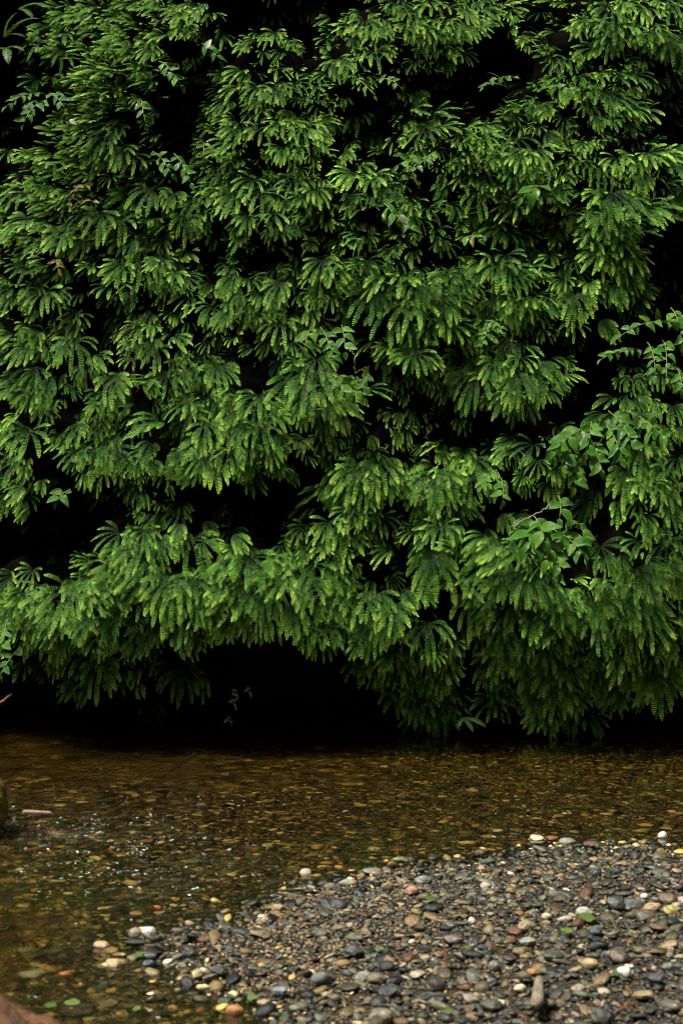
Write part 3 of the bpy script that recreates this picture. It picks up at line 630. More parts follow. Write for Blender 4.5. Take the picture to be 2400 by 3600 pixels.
def place_words(items, marks):
    buckets = {}
    for i, (x, y) in enumerate(items):
        m_ = min(range(len(marks)), key=lambda k: (marks[k][1] - x) ** 2 + (marks[k][2] - y) ** 2)
        dx, dy = x - marks[m_][1], marks[m_][2] - y
        o_ = int(round(math.atan2(dy, dx) / (math.pi / 4))) % 8
        buckets.setdefault((m_, o_), []).append((dx * dx + dy * dy, i))
    res = {}
    for (m_, o_), L in buckets.items():
        L.sort()
        for k, (_, i) in enumerate(L):
            w = OCT[o_] + ' ' + marks[m_][0]
            res[i] = ('just ' + w) if len(L) == 1 else (ORD[k] + ' out ' + w if k else 'nearest ' + w)
    return res

# the 290 that show largest are ferns of their own, the rest fill in as one mass
order = sorted(range(len(ferns)), key=lambda i: -(ferns[i][2] + 25 * ferns[i][4]))
inframe = [i for i in order if -30 < ferns[i][0] < 2430 and ferns[i][1] > -20]
own = set(inframe[:295])
own_l = sorted(own)
words = place_words([(ferns[i][0], ferns[i][1] + 0.4 * ferns[i][2]) for i in own_l], MARKS)
words = {own_l[k]: v for k, v in words.items()}
FILL = []      # (matrix, variant)
def fronds_of(i):
    px, py, r, a, d = ferns[i]
    rr = random.Random(1000 + i)
    D0 = 9.8
    for _ in range(3):
        p = ray(px, py, D0); D0 = cliff_y(p.x, p.z) - 0.20 - 0.08 * (d == 1)
    D0 = min(max(D0, 8.8), 10.7)
    if d <= -1: D0 += 0.12 * -d
    p = ray(px, py, D0)
    unit = r / FPX * D0 * (1.3 if py > 1000 else 1.16)
    extra = (4 if r > 75 else 3) + (1 if p.z > 3.1 and d > -2 else 0)
    unit *= 1 + 0.14 * min(1, max(0, p.z - 2.8))
    res = [(p, unit, a + rr.uniform(-6, 6), rr.uniform(-18, 18) + a * 0.7, rr.uniform(-14, 10))]
    for k in range(extra):
        side = rr.uniform(-1.0, 1.0)
        q = p + Vector((side * unit, rr.uniform(0.03, 0.22), rr.uniform(-0.95, 0.45) * unit))
        q += Vector((math.sin(R(a)) * 0.25 * unit, 0.05 * k * rr.random(), 0))
        qx, qy = 1200 + q.x / q.y * FPX, 1800 - (q.z - CAM_H) / q.y * FPX
        if below_fringe(qx, qy + 0.8 * r): continue
        if d > -2 and in_hollow(qx, qy, 0.95): continue
        res.append((q, unit * rr.uniform(0.6, 0.95), a + side * 34 + rr.uniform(-9, 9), rr.uniform(-35, 35) + a * 0.5, rr.uniform(-30, 14)))
    return p, res, rr

FORM = {1: ['broad bright fern fan', 'full arching fern'], 0: ['drooping green fern', 'leafy hanging fern'], -1: ['dim hanging fern', 'shaded drooping fern'], -2: ['dark recessed fern', 'faint shadowed fern'], -3: ['nearly black fern', 'very dark fern']}
for i in range(len(ferns)):
    p, res, rr = fronds_of(i)
    if i in own:
        px, py, r, a, d = ferns[i]
        size = 'large ' if r > 108 else ('small ' if r < 68 else '')
        lab = size + FORM[d][i % 2] + ', ' + words[i]
        if len(lab.split()) > 16: lab = lab.replace(FORM[d][i % 2], 'hanging fern')
        e = link('fern', None, None, lab, 'fern', 'ferns hanging on the canyon wall')
        rootp = Vector((p.x, p.y + 0.16, p.z - 0.05)); e.location = rootp; e.empty_display_size = 0.1
        inv = Matrix.Translation(-rootp)
        for k, (q_, u_, l_, y_, t_) in enumerate(res):
            f = link('frond', FR[pick(rr, l_, p.z, k == 0)], e)
            f.matrix_parent_inverse = Matrix.Identity(4)
            f.matrix_basis = inv @ frond_matrix(q_, u_, l_, y_, t_)
            if k < 1:
                s = link('stalk', ST[rr.randrange(4)], f); s.matrix_basis = Matrix.Identity(4)
    else:
        for (q_, u_, l_, y_, t_) in res: FILL.append((frond_matrix(q_, u_, l_, y_, t_), pick(rr, l_, q_.z)))
# undergrowth between and behind the ferns, and the cover beyond the frame
rr = random.Random(5)
cnt = 0
while cnt < 4000:
    x = rr.uniform(-5.5, 5.5); z = rr.uniform(0.3, 8.5)
    inside = abs(x) < 2.45 and z < 5.25
    if not inside and rr.random() < 0.35: continue
    c = cliff_c(x, z)
    if rr.random() > c * 1.1 + 0.12: continue
    if z < 2.8 and rr.random() < 0.35: continue
    if below_fringe(1200 + x / 9.9 * FPX, 1800 - (z - 0.14 - CAM_H) / 9.9 * FPX): continue
    if in_hollow(1200 + x / 9.9 * FPX, 1800 - (z - CAM_H) / 9.9 * FPX) and rr.random() < 0.93: continue
    y = cliff_y(x, z) - rr.uniform(-0.12, 0.03)
    ln = -38 * float(smooth01(np.array(-x), -0.2, 1.6)) * float(smooth01(np.array(z), 2.6, 3.8)) + x * 4 + rr.uniform(-14, 14)
    FILL.append((frond_matrix(Vector((x, y, z)), rr.uniform(0.11, 0.2), ln, rr.uniform(-30, 30), rr.uniform(-25, 10)), pick(rr, ln, z)))
    cnt += 1
pts = [m_.to_translation() for m_, _ in FILL]; rot = [m_.to_euler() for m_, _ in FILL]; scl = [m_.to_scale() for m_, _ in FILL]
gn_scatter('fern_undergrowth', [tuple(v) for v in pts], [tuple(v) for v in rot], [tuple(v) for v in scl], [k for _, k in FILL], None, FR,
           'mass of small fern fronds filling the gaps between the larger ferns')

# ------------------------------------------------------------------ broad leaved sprays
def leaf_mesh(name, mat, wid=0.4, fold=0.18, bend=0.25, seed=0):
    """leaf of length 1 along +Y, face up +Z, pointed tip"""
    nl, nw = 12, 4; V, F, UV = [], [], []
    rr = random.Random(seed); cur = rr.uniform(-0.12, 0.12)
    for i in range(nl + 1):
        t = i / nl
        w = wid * 0.5 * (math.sin(math.pi * t ** 0.78) ** 0.85) * (1 - 0.25 * t) * 1.2 + 0.001
        for j in range(-nw // 2, nw // 2 + 1):
            u = j / (nw / 2)
            V.append((u * w + cur * math.sin(t * math.pi), t, fold * abs(u) * w - bend * t * t + 0.02 * math.sin(t * 9 + u * 2)))
            UV.append((u * 0.5 + 0.5, t))
    c = nw + 1
    for i in range(nl):
        for j in range(nw):
            F.append((i * c + j, i * c + j + 1, (i + 1) * c + j + 1, (i + 1) * c + j))
    me = mesh_np(name, V, np.array(F), mat, True)
    uvl = me.uv_layers.new(name='UVMap')
    li = np.empty(len(me.loops), np.int32); me.loops.foreach_get('vertex_index', li)
    uvl.data.foreach_set('uv', np.array(UV, np.float32)[li].ravel())
    return me
LV = [leaf_mesh('leaf', M['broad'], w, f, b, i) for i, (w, f, b) in enumerate([(0.52, 0.2, 0.25), (0.46, 0.3, 0.4), (0.56, 0.15, 0.15), (0.5, 0.25, 0.5)])]
LP = leaf_mesh('leaf', M['pale_leaf'], 0.5, 0.2, 0.3, 9)
LY = [leaf_mesh('leaf', M['yellow_leaf'], 0.4, 0.3, 0.4, 10), leaf_mesh('leaf', M['yellow_leaf'], 0.34, 0.2, 0.2, 11)]

def orient(d, nrm):
    d = d.normalized(); x = d.cross(nrm).normalized(); z = x.cross(d).normalized()
    return Matrix((x, d, z)).transposed().to_4x4()

def front_depth(px, py, extra=0.32):
    D0 = 9.7
    for _ in range(3):
        p = ray(px, py, D0); D0 = min(cliff_y(p.x + a, p.z + b) for a in (-0.18, 0, 0.18) for b in (-0.12, 0, 0.18)) - extra
    return min(D0, 10.3)

def spray(crop, a, b, n, L, label, seed, group=None, mats=None, extra=0.5, cat='leafy spray', name='leafy_spray'):
    (ox, oy) = CR[crop][0]
    A_ = (ox + a[0] * .7653, oy + a[1] * .7653); B_ = (ox + b[0] * .7653, oy + b[1] * .7653); L = L * .7653
    rr = random.Random(seed)
    D1 = front_depth(*A_, extra=extra - 0.08); D2 = min(front_depth(*B_, extra=extra), D1)
    pa, pb = ray(*A_, D1), ray(*B_, D2 - 0.05)
    e = link(name, None, None, label, cat, group); e.location = pa
    mid = (pa + pb) / 2 + Vector((0, -0.05, 0.10 * (pb - pa).length + 0.02))
    curve = bez((0, 0.12, 0.02), mid - pa, pb - pa, 12)
    ln = (pb - pa).length
    v, f = tube(curve, [0.0035 * (1 - 0.6 * i / 11) + 0.0006 for i in range(12)], 5)
    link('stem', mesh_np('stem', v, f, M['stem'], True), e)
    unit = L / FPX * D1 * (1.45 if group else 1.1)
    for k in range(n):
        t = 0.12 + 0.88 * (k + 0.5) / n if k < n - 1 else 1.0
        i0 = min(int(t * 11), 10); p = curve[i0].lerp(curve[i0 + 1], t * 11 - i0)
        tg = (curve[i0 + 1] - curve[i0]).normalized()
        nrm = Vector((rr.gauss(0, .4), -0.75 + rr.gauss(0, .2), 0.65 + rr.gauss(0, .35))).normalized()
        sd = tg.cross(nrm).normalized() * (1 if k % 2 else -1)
        d = tg if k == n - 1 else (sd * rr.uniform(0.75, 1.0) + tg * rr.uniform(0.35, 0.9) + Vector((0, -0.1, -0.25 * rr.random())))
        ms = (mats or LV)
        lo = link('leaf', ms[rr.randrange(len(ms))], e)
        lo.matrix_basis = Matrix.Translation(p) @ orient(d, nrm) @ Matrix.Scale(unit * rr.uniform(0.8, 1.15) * (0.75 if k == n - 1 else 1), 4)
    return e
gR = 'leafy sprays of the glossy cluster at right'; gL = 'leafy sprays of the lower glossy cluster'; gE = 'leafy sprays at the right edge'
S = [
 (4,(1130,800),(980,890),9,52,'glossy leafy spray reaching left from the big right-hand cluster',gR),
 (4,(1160,770),(1120,900),8,55,'broad glossy leafy spray in the middle of the big right-hand cluster',gR),
 (4,(1200,760),(1290,930),11,48,'glossy leafy spray hanging to the lower right of the big cluster',gR),
 (4,(1090,900),(1070,1060),10,46,'long glossy leafy spray hanging straight down below the big cluster',gR),
 (4,(1150,860),(1190,980),9,46,'glossy leafy spray hanging beside the long one of the big cluster',gR),
 (4,(1040,880),(1030,960),6,45,'short glossy leafy spray on the left underside of the big cluster',gR),
 (4,(1240,720),(1340,880),10,50,'glossy leafy spray with dark leaves right of the big cluster middle',gR),
 (4,(1320,720),(1500,860),12,48,'long glossy leafy spray arching out to the far right of cluster',gR),
 (4,(1380,740),(1430,850),8,46,'glossy leafy spray hanging beneath the long arching one',gR),
 (6,(1010,70),(1000,160),4,62,'sparse pale leafy spray above the lower glossy cluster',gL),
 (6,(980,240),(1000,410),9,52,'neat ladder-like leafy spray hanging lowest in the lower cluster',gL),
 (6,(990,230),(1110,330),9,55,'glossy leafy spray reaching right from the lower cluster',gL),
 (6,(920,190),(850,300),7,75,'big-leaved spray on the left side of the lower cluster',gL),
 (6,(890,160),(930,260),5,85,'broad striped leaves at the top of the lower cluster',gL),
 (6,(950,250),(940,350),7,58,'glossy leafy spray in the middle of the lower cluster',gL),
 (6,(1050,170),(1120,240),6,50,'dark leafy spray at upper right of the lower cluster',gL),
 (4,(1560,330),(1250,390),13,36,'long dark leafy spray drooping leftwards from the right edge',gE),
 (4,(1400,440),(1190,475),11,34,'narrow leafy spray stretching left over the dark hollow',gE),
 (4,(1420,400),(1440,550),9,38,'leafy spray hanging down at right between two long ones',gE),
 (4,(1490,390),(1490,560),9,38,'second hanging leafy spray nearer the right edge',gE),
 (4,(1530,240),(1560,400),9,45,'bright leafy spray at the top of the right edge',gE),
 (4,(1540,500),(1560,610),7,42,'yellowish green leafy spray low on the right edge',gE),
 (3,(1430,330),(1400,420),6,58,'bright leafy spray over the left side of the tendril',None),
 (3,(1470,330),(1540,490),10,48,'leafy spray with pale leaves at the top of the tendril',None),
 (4,(0,320),(20,440),6,58,'pale green leafy spray beside the central fern mass',None),
 (4,(100,530),(120,600),5,50,'upper drooping leaf fan on the hanging tendril',None),
 (4,(70,560),(110,650),6,46,'middle drooping leaf fan on the hanging tendril',None),
 (4,(60,600),(70,680),6,56,'lowest drooping leaf fan on the hanging tendril',None),
 (4,(-10,560),(10,650),5,60,'dark leaf fan left of the hanging tendril',None),
 (4,(690,310),(640,430),9,36,'dark glossy little spray in the gap right of the central ferns',None),
 (4,(670,300),(740,350),6,38,'pale shiny little spray in the gap right of the central ferns',None),
 (4,(740,1030),(740,1120),8,50,'bright yellow-green leafy spray alone in the dark gap',None),
 (4,(690,1010),(640,1060),5,45,'small leafy spray left of the bright yellow-green one',None),
 (2,(440,690),(290,850),9,48,'leafy spray with rounded leaves at upper centre',None),
 (2,(400,730),(260,760),6,50,'leafy spray spreading left above the rounded leaves',None),
 (2,(20,340),(150,440),8,36,'shiny leafy spray at top centre below the fern fringe',None),
 (2,(160,360),(270,400),7,34,'small leafy spray right of the shiny top centre one',None),
 (2,(170,920),(250,1010),7,55,'leafy spray left of the pale fallen leaf',None),
 (2,(230,980),(330,1070),8,55,'leafy spray under the pale fallen leaf',None),
 (2,(950,850),(830,910),6,70,'broad leafy spray below the bright right-hand ferns',None),
 (2,(830,350),(650,400),9,34,'leafy spray jutting left into the upper right hollow',None),
 (2,(930,400),(1080,430),9,40,'blue-green leafy spray on top of the right fern mound',None),
 (1,(190,420),(30,490),10,44,'glossy leafy spray reaching left at the upper left',None),
 (1,(210,420),(300,500),7,44,'glossy leafy spray reaching right at the upper left',None),
 (1,(200,450),(110,570),9,46,'glossy leafy spray hanging down at the upper left',None),
 (1,(920,190),(1010,280),8,50,'leafy spray with a white leaf at top left of centre',None),
 (1,(720,270),(830,390),9,44,'dark leafy spray in the gap at top left of centre',None),
 (1,(690,690),(790,800),9,46,'dark glossy leafy spray left of the centre top',None),
 (1,(790,700),(880,840),9,50,'dark glossy leafy spray with hanging tip left of centre',None),
 (1,(930,650),(940,720),3,50,'three-leaved sprig beside the dark glossy sprays',None),
 (1,(640,450),(670,570),6,44,'sprig on a red stem in the upper left gap',None),
 (5,(310,40),(260,90),5,60,'small bright leafy spray alone at the left hollow edge',None),
 (5,(20,640),(20,780),7,52,'toothed leafy spray by the left edge above the bank',None),
 (5,(70,780),(10,880),7,48,'dark leafy spray lowest by the left edge',None),
]
for k, (c, a, b, n, L, lb, gr) in enumerate(S):
    spray(c, a, b, n, L, lb, 500 + k, gr, extra=0.62 if gr else 0.42)
spray(1, (400, 850), (340, 890), 5, 42, 'upper sprig of yellow and orange leaves at left', 601, None, LY)
spray(1, (440, 930), (350, 940), 5, 42, 'lower sprig of yellow and orange leaves at left', 602, None, LY)
spray(3, (250, 20), (270, 60), 4, 44, 'sprig of yellow leaves on the left fern slope', 603, None, LY)
spray(2, (560, 1100), (630, 1100), 6, 52, 'yellow-brown tinged leafy sprig in the centre right gap', 604, None, LY[:1] + LV[:2])
def lone(crop, x, y, L, ang, label, mesh=LP):
    (ox, oy) = CR[crop][0]; px, py = ox + x * .7653, oy + y * .7653
    D = front_depth(px, py, 0.52); o = link('fallen_leaf', mesh, None, label, 'leaf')
    d = Vector((math.sin(R(ang)), -0.2, -math.cos(R(ang))))
    o.matrix_basis = Matrix.Translation(ray(px, py, D)) @ orient(d, Vector((0.1, -0.9, 0.45))) @ Matrix.Scale(L * .7653 / FPX * D, 4)
lone(2, 275, 985, 48, 10, 'pale whitish leaf caught on the sprays at mid height')
lone(1, 945, 222, 50, 150, 'white flower-like leaf at top left of centre')
lone(1, 320, 550, 42, 60, 'shiny whitish leaf on the upper left ferns')
lone(6, 1020, 70, 50, -20, 'pale leaf held above the lower glossy cluster')
lone(4, 1560, 270, 45, 10, 'pale leaf at the very right edge')

for k, (x, y, lb) in enumerate([(1060, 960, 'upper left small pale sprig in the black under the bank'), (1125, 950, 'upper right small pale sprig in the black under the bank'), (1055, 1005, 'middle small pale sprig in the black under the bank'), (1035, 1085, 'lowest small pale sprig just above the far waterline')]):
    spray(5, (x, y), (x + 25, y + 22), 4, 17, lb, 700 + k, 'pale sprigs under the bank', [LP], extra=0.75, cat='sprig', name='sprig')

# ------------------------------------------------------------------ sword ferns (single feathered fronds)
def sword_mesh(seed):
    rr = random.Random(seed); V, F, mi = [], [], []
    p = Vector((0, 0, 0)); d = Vector((0, 1, 0.45)).normalized(); n0 = Vector((0, -0.4, 1)).normalized(); steps = 34; prev = None
    for i in range(steps + 1):
        t = i / steps; d = (d + Vector((0, 0, -1.15 / steps * (0.5 + t)))).normalized(); s = d.cross(n0).normalized(); n0 = s.cross(d).normalized()
        b = len(V); V += [p - s * 0.006, p + s * 0.006]
        if prev is not None: F.append((prev, prev + 1, b + 1, b)); mi.append(1)
        prev = b
        w = 0.24 * math.sin(math.pi * min(1, (t * 0.9 + 0.14))) ** 0.7
        for sg in (-1, 1):
            o1 = (s * sg + d * 0.35 - n0 * rr.uniform(0, .25)).normalized(); h = 0.5 / steps
            b = len(V); V += [p - d * h * .8, p + d * h * .8, p + o1 * w * .6 + d * h * .6, p + o1 * w, p + o1 * w * .6 - d * h * .6]
            F.append((b, b + 1, b + 2, b + 4)); mi.append(0); F.append((b + 2, b + 3, b + 4, b + 4)); F.pop()
        p = p + d / steps
    me = mesh_np('frond', [tuple(v) for v in V], np.array(F), M['sword']); me.materials.append(M['stalk'])
    me.polygons.foreach_set('material_index', np.array(mi, np.int32)); me.update(); return me
SW = [sword_mesh(i) for i in range(3)]
def sword(crop, a, lst, label, extra=0.3):
    (ox, oy) = CR[crop][0]; px, py = ox + a[0] * .7653, oy + a[1] * .7653
    D = front_depth(px, py, extra); p = ray(px, py, D)
    e = link('sword_fern', None, None, label, 'sword fern', None); e.location = p
    for k, (ang, ln) in enumerate(lst):
        f = link('frond', SW[k % 3], e)
        dd = Vector((math.sin(R(ang)), -0.5, -math.cos(R(ang)) * 0.8 + 0.25))
        f.matrix_basis = orient(dd, Vector((0, -0.5, 1))) @ Matrix.Scale(ln * .7653 / FPX * D * 1.2, 4)
sword(1, (20, 170), [(95, 190), (140, 120), (60, 120)], 'sword fern with arching frond at the top left corner')
sword(1, (30, 220), [(10, 130), (-30, 140), (50, 110)], 'sword fern drooping at the left edge near the top')
sword(1, (90, 40), [(60, 170), (30, 120)], 'sword fern at the very top left')
sword(2, (-10, 300), [(80, 120), (110, 90), (40, 100), (-60, 100)], 'sword fern with spreading fronds at top centre')
sword(2, (760, 400), [(-60, 150), (-110, 110)], 'dark sword fern inside the upper right hollow', 0.15)
sword(6, (560, 1075), [(20, 80), (50, 110), (-20, 60)], 'feathery fern touching the water at the foot of the bank', 0.5)

# ------------------------------------------------------------------ roots and twigs
def strand(name, path, rad, mat, label, cat, group=None, seg=14, wob=0.012, seed=0):
    rr = random.Random(seed); P_ = []
    for a, b in zip(path[:-1], path[1:]):
        for t in np.linspace(0, 1, seg)[:-1]:
            P_.append(Vector(a).lerp(Vector(b), t) + Vector((rr.gauss(0, wob), rr.gauss(0, wob), rr.gauss(0, wob))))
    P_.append(Vector(path[-1]))
    org = P_[0].copy(); P_ = [p - org for p in P_]; n = len(P_)
    v, f = tube(P_, [rad * (1 - 0.7 * i / n) for i in range(n)], 6)
    o = link(name, mesh_np(name, v, f, mat, True), None, label, cat, group); o.location = org; return o
def c2(crop, x, y, D):
    (ox, oy) = CR[crop][0]; return ray(ox + x * .7653, oy + y * .7653, D)
def cD(crop, x, y, e): (ox, oy) = CR[crop][0]; return front_depth(ox + x * .7653, oy + y * .7653, e)
D = cD(4, 410, 750, 0.1)
strand('hanging_root', [c2(4, 415, 600, D + .1), c2(4, 425, 680, D), c2(4, 400, 800, D)], 0.006, M['root'], 'reddish root hanging in the dark gap at centre right, upper', 'root', seed=1)
strand('hanging_root', [c2(4, 395, 800, D), c2(4, 400, 880, D), c2(4, 405, 950, D)], 0.006, M['root'], 'reddish root hanging in the dark gap at centre right, lower', 'root', seed=2)
D = cD(3, 560, 450, 0.2)
for k, (x0, x1) in enumerate([(530, 500), (570, 560), (590, 610)]):
    strand('hanging_root', [c2(3, x0, 330, D), c2(3, x1, 470, D), c2(3, x1 + 10, 640, D)], 0.004, M['root'], ['thin root strand, left one in the hollow left of centre', 'thin root strand, middle one in the hollow left of centre', 'thin root strand, right one in the hollow left of centre'][k], 'root', 'thin roots in the left hollow', seed=3 + k)
D = cD(6, 860, 150, 0.62)
strand('twig', [c2(6, 790, 200, D), c2(6, 850, 160, D), c2(6, 935, 118, D), c2(6, 965, 80, D + .1)], 0.007, M['twig'], 'thin pale bare twig left of the lower glossy leaf cluster', 'twig', seed=8, wob=0.003)
strand('twig', [c2(5, -30, 1030, 9.3), c2(5, 20, 995, 9.3), c2(5, 55, 965, 9.4)], 0.012, M['orangewood'], 'orange dead twig at the left edge above the water', 'twig', seed=9, wob=0.003)
strand('twig', [ray(930, 750 + 60, 9.4), ray(945, 760 + 130, 9.4)], 0.005, M['root'], 'short reddish twig in the small black gap at centre', 'twig', seed=10, wob=0.003)
strand('hanging_root', [c2(5, 250, 190, 10.2), c2(5, 262, 260, 10.2), c2(5, 275, 330, 10.1)], 0.006, M['root'], 'faint brown root in the left hollow above the bank', 'root', seed=12)
strand('tendril', [c2(4, 20, 400, 9.1), c2(4, 60, 460, 9.05), c2(4, 60, 540, 9.05), c2(4, 110, 510, 9.05), c2(4, 125, 540, 9.05)], 0.003, M['stem'], 'curling green tendril above the drooping leaf fans', 'tendril', seed=13, wob=0.004)

# ------------------------------------------------------------------ logs and things lying on the bank
def log(name, a, b, r0, r1, mat, label, seed, cat='log', lump=0.25):
    a, b = Vector(a), Vector(b); n, sd = 90, 72; V, F = [], []
    ax = (b - a).normalized(); u = ax.cross(Vector((0, 0, 1))).normalized(); w = ax.cross(u)
    for i in range(n + 1):
        t = i / n; r = r0 + (r1 - r0) * t
        rr_ = r * min(1, 0.45 + 9 * (1 - t)) * min(1, 0.45 + 9 * t)
        for k in range(sd):
            an = 2 * math.pi * k / sd; c, s = math.cos(an), math.sin(an)
            q = Vector((c * 1.3, s * 1.3, t * 4 + seed))
            f = 1 + lump * mnoise.noise(q) + lump * 0.5 * mnoise.noise(q * 3) + lump * 0.45 * mnoise.noise(Vector((c * 7, s * 7, t * 14 + seed))) + lump * 0.25 * mnoise.noise(Vector((c * 20, s * 20, t * 40)))
            V.append((b - a) * t + (u * c + w * s) * rr_ * f)
    for i in range(n):
        for k in range(sd):
            k2 = (k + 1) % sd; F.append((i * sd + k, i * sd + k2, (i + 1) * sd + k2, (i + 1) * sd + k))
    F.append(tuple(range(sd))[::-1]); F.append(tuple(n * sd + k for k in range(sd)))
    o = link(name, mesh_np(name, v := V, F, mat, True), None, label, cat); o.location = a; return o
lg = log('mossy_log', (-3.0, 7.1, 0.10), (-1.69, 7.15, 0.12), 0.22, 0.18, M['moss'], 'mossy yellow-green log end at the left edge of the stream', 3, 'log', 0.45)
log('driftwood_log', (-1.75, 4.55, 0.09), (-0.50, 3.50, 0.11), 0.15, 0.13, M['bark'], 'wet brown driftwood log at the lower left corner', 8, 'log', 0.5)
log('stick', ray(80, 2855, 7.35), ray(182, 2858, 7.3), 0.013, 0.009, M['pinkstick'], 'short peeled pinkish stick beside the mossy log', 5, 'stick', 0.15)
log('branch', ground_at(590, 2720, -0.012), ground_at(690, 2650, 0.0), 0.02, 0.014, M['darkwood'], 'dark sunken branch breaking the surface near the far bank', 6, 'branch', 0.3)
log('wood_chip', ground_at(1885, 3530, 0.085), ground_at(1895, 3440, 0.085), 0.02, 0.014, M['twig'], 'flat brown wood chip upright among the nearest pebbles', 7, 'wood chip', 0.2)
SX = [(1555, 3300, 1570, 3420, 'thin dark red twig on the gravel at centre'), (2200, 3470, 2225, 3505, 'short orange twig on the near gravel at right'), (2165, 3560, 2240, 3520, 'longer orange twig at the bottom right'), (1290, 3530, 1500, 3560, 'long thin black twig on the near gravel')]
for k, (x0, y0, x1, y1, lb) in enumerate(SX):
    strand('twig', [ground_at(x0, y0, 0.1), ground_at((x0 + x1) / 2, (y0 + y1) / 2 - 5, 0.105), ground_at(x1, y1, 0.1)], 0.005, M['darkwood' if k == 3 else ('root' if k == 0 else 'orangewood')], lb, 'twig', seed=20 + k, wob=0.002, seg=6)

# larger stones: (px, py, width px, colour, label)
C8 = lambda x, y: (1200 + x * .7653, 2550 + y * .7653)
C7 = lambda x, y: (x * .7653, 2550 + y * .7653)
white, cream, tan, olive, grey, dgrey, slate, brown, rust, red, paleg = (0.62, 0.58, 0.48), (0.52, 0.44, 0.30), (0.38, 0.25, 0.12), (0.2, 0.19, 0.09), (0.2, 0.2, 0.17), (0.07, 0.075, 0.07), (0.06, 0.08, 0.085), (0.13, 0.09, 0.055), (0.3, 0.11, 0.03), (0.28, 0.08, 0.04), (0.36, 0.38, 0.29)
ST8 = [(1472, 508, 46, white, 'white stone standing in the shallows near the right edge', 1.0), (892, 518, 62, cream, 'cream pointed stone at the far edge of the gravel bar', .6), (1118, 862, 80, paleg, 'pale greenish flat stone under a torn leaf', .5),
 (1425, 838, 78, tan, 'orange-tan oval stone near the right edge', .5), (1510, 850, 76, (0.36, 0.31, 0.1), 'mustard yellow oval stone at the right edge', .5), (1345, 820, 96, dgrey, 'long dark grey stone left of the orange-tan oval', .4), (1500, 806, 96, brown, 'brown rounded stone above the mustard yellow one', .6),
 (1258, 826, 84, dgrey, 'dark grey wedge-shaped stone right of centre', .6), (1205, 811, 42, tan, 'small round tan stone beside the dark wedge', .7), (940, 880, 46, cream, 'small cream oval stone at centre right', .6), (855, 996, 68, (0.27, 0.29, 0.23), 'flat pale grey-green stone at centre', .6),
 (508, 985, 92, (0.16, 0.12, 0.1), 'large smooth mauve-brown stone left of centre', .55), (325, 995, 36, cream, 'small cream stone near the mauve-brown one', .7), (792, 955, 52, (0.2, 0.08, 0.05), 'red-brown rounded stone near the grey-green one', .8), (850, 925, 84, (0.29, 0.24, 0.14), 'broad sandy stone above the grey-green one', .5),
 (325, 760, 60, (0.33, 0.17, 0.11), 'pinkish stone near the top of the gravel at left', .6), (375, 712, 80, grey, 'grey flat stone near the far waterline', .45), (1170, 945, 58, slate, 'dark blue-green rounded stone at right', .7), (1272, 1070, 96, (0.13, 0.09, 0.07), 'large brown humped stone at lower right', .6),
 (1300, 1137, 64, white, 'white stone with worn hollow at lower right', .7), (1320, 1105, 44, white, 'small white stone above the hollowed white one', .6), (1140, 1098, 74, (0.34, 0.26, 0.12), 'tan oblong stone at lower right', .6), (975, 1062, 92, (0.07, 0.075, 0.055), 'large dark olive stone in the near gravel', .6),
 (592, 1255, 76, (0.2, 0.18, 0.14), 'rounded grey stone with orange edge at the bottom', .7), (820, 1210, 62, cream, 'lumpy cream stone at the bottom centre', .7), (212, 1222, 96, (0.05, 0.055, 0.055), 'big angular black stone at the bottom left of the bar', .7), (165, 1165, 96, (0.15, 0.14, 0.09), 'broad flat olive-grey slab at the bottom left', .4),
 (100, 1158, 76, grey, 'light grey rounded stone beside the olive slab', .6), (430, 1195, 100, (0.045, 0.04, 0.03), 'large dark brown wet stone at the bottom', .5), (730, 1278, 52, white, 'small white stone at the bottom centre', .6), (875, 1137, 56, (0.35, 0.17, 0.06), 'orange-brown oval stone at lower centre', .6), (690, 1290, 96, (0.07, 0.07, 0.04), 'dark mossy-looking stone at the bottom centre', .5),
 (650, 1020, 48, slate, 'dark slate upright stone at centre', .9), (1035, 534, 82, (0.2, 0.19, 0.15), 'flat grey stone on the far gravel edge', .35), (1150, 548, 72, (0.16, 0.1, 0.08), 'brown flat stone on the far gravel edge', .35), (1430, 655, 90, (0.05, 0.05, 0.045), 'dark leaning slab near the right edge', .4),
 (38, 710, 42, white, 'white rounded stone at the left of the bar crest', .7), (135, 668, 80, grey, 'grey flat stone left of the far waterline', .35), (600, 900, 34, white, 'small white stone in the middle of the bar', .8), (660, 738, 46, cream, 'small cream stone on the far slope', .6), (1030, 765, 44, cream, 'cream stone on the far right slope', .6),
 (1390, 783, 38, white, 'small white sliver stone near the right', .6), (1455, 930, 96, (0.12, 0.08, 0.045), 'flat brown shard near the right edge', .3), (820, 1045, 66, (0.16, 0.14, 0.07), 'rounded olive stone below the grey-green one', .6), (770, 1070, 66, (0.06, 0.04, 0.035), 'dark wet brown stone below the centre', .6),
 (700, 1110, 56, (0.18, 0.17, 0.14), 'round stone with an eye-like grey ring', .8), (1385, 1240, 80, (0.3, 0.25, 0.13), 'yellowish flat stone at the lower right', .5), (1085, 1215, 66, (0.27, 0.23, 0.14), 'upright buff stone at lower right', .9), (1500, 1110, 60, (0.15, 0.15, 0.12), 'grey rounded stone at the lower right edge', .7), (1440, 1165, 80, (0.05, 0.055, 0.06), 'black upright stone at the lower right edge', .9),
 (60, 1040, 84, dgrey, 'dark grey oval stone at the left of the near bar', .5), (180, 1345, 110, (0.2, 0.17, 0.12), 'large buff stone cut by the bottom edge', .6), (1190, 1340, 100, dgrey, 'large dark stone cut by the bottom edge at right', .6)]
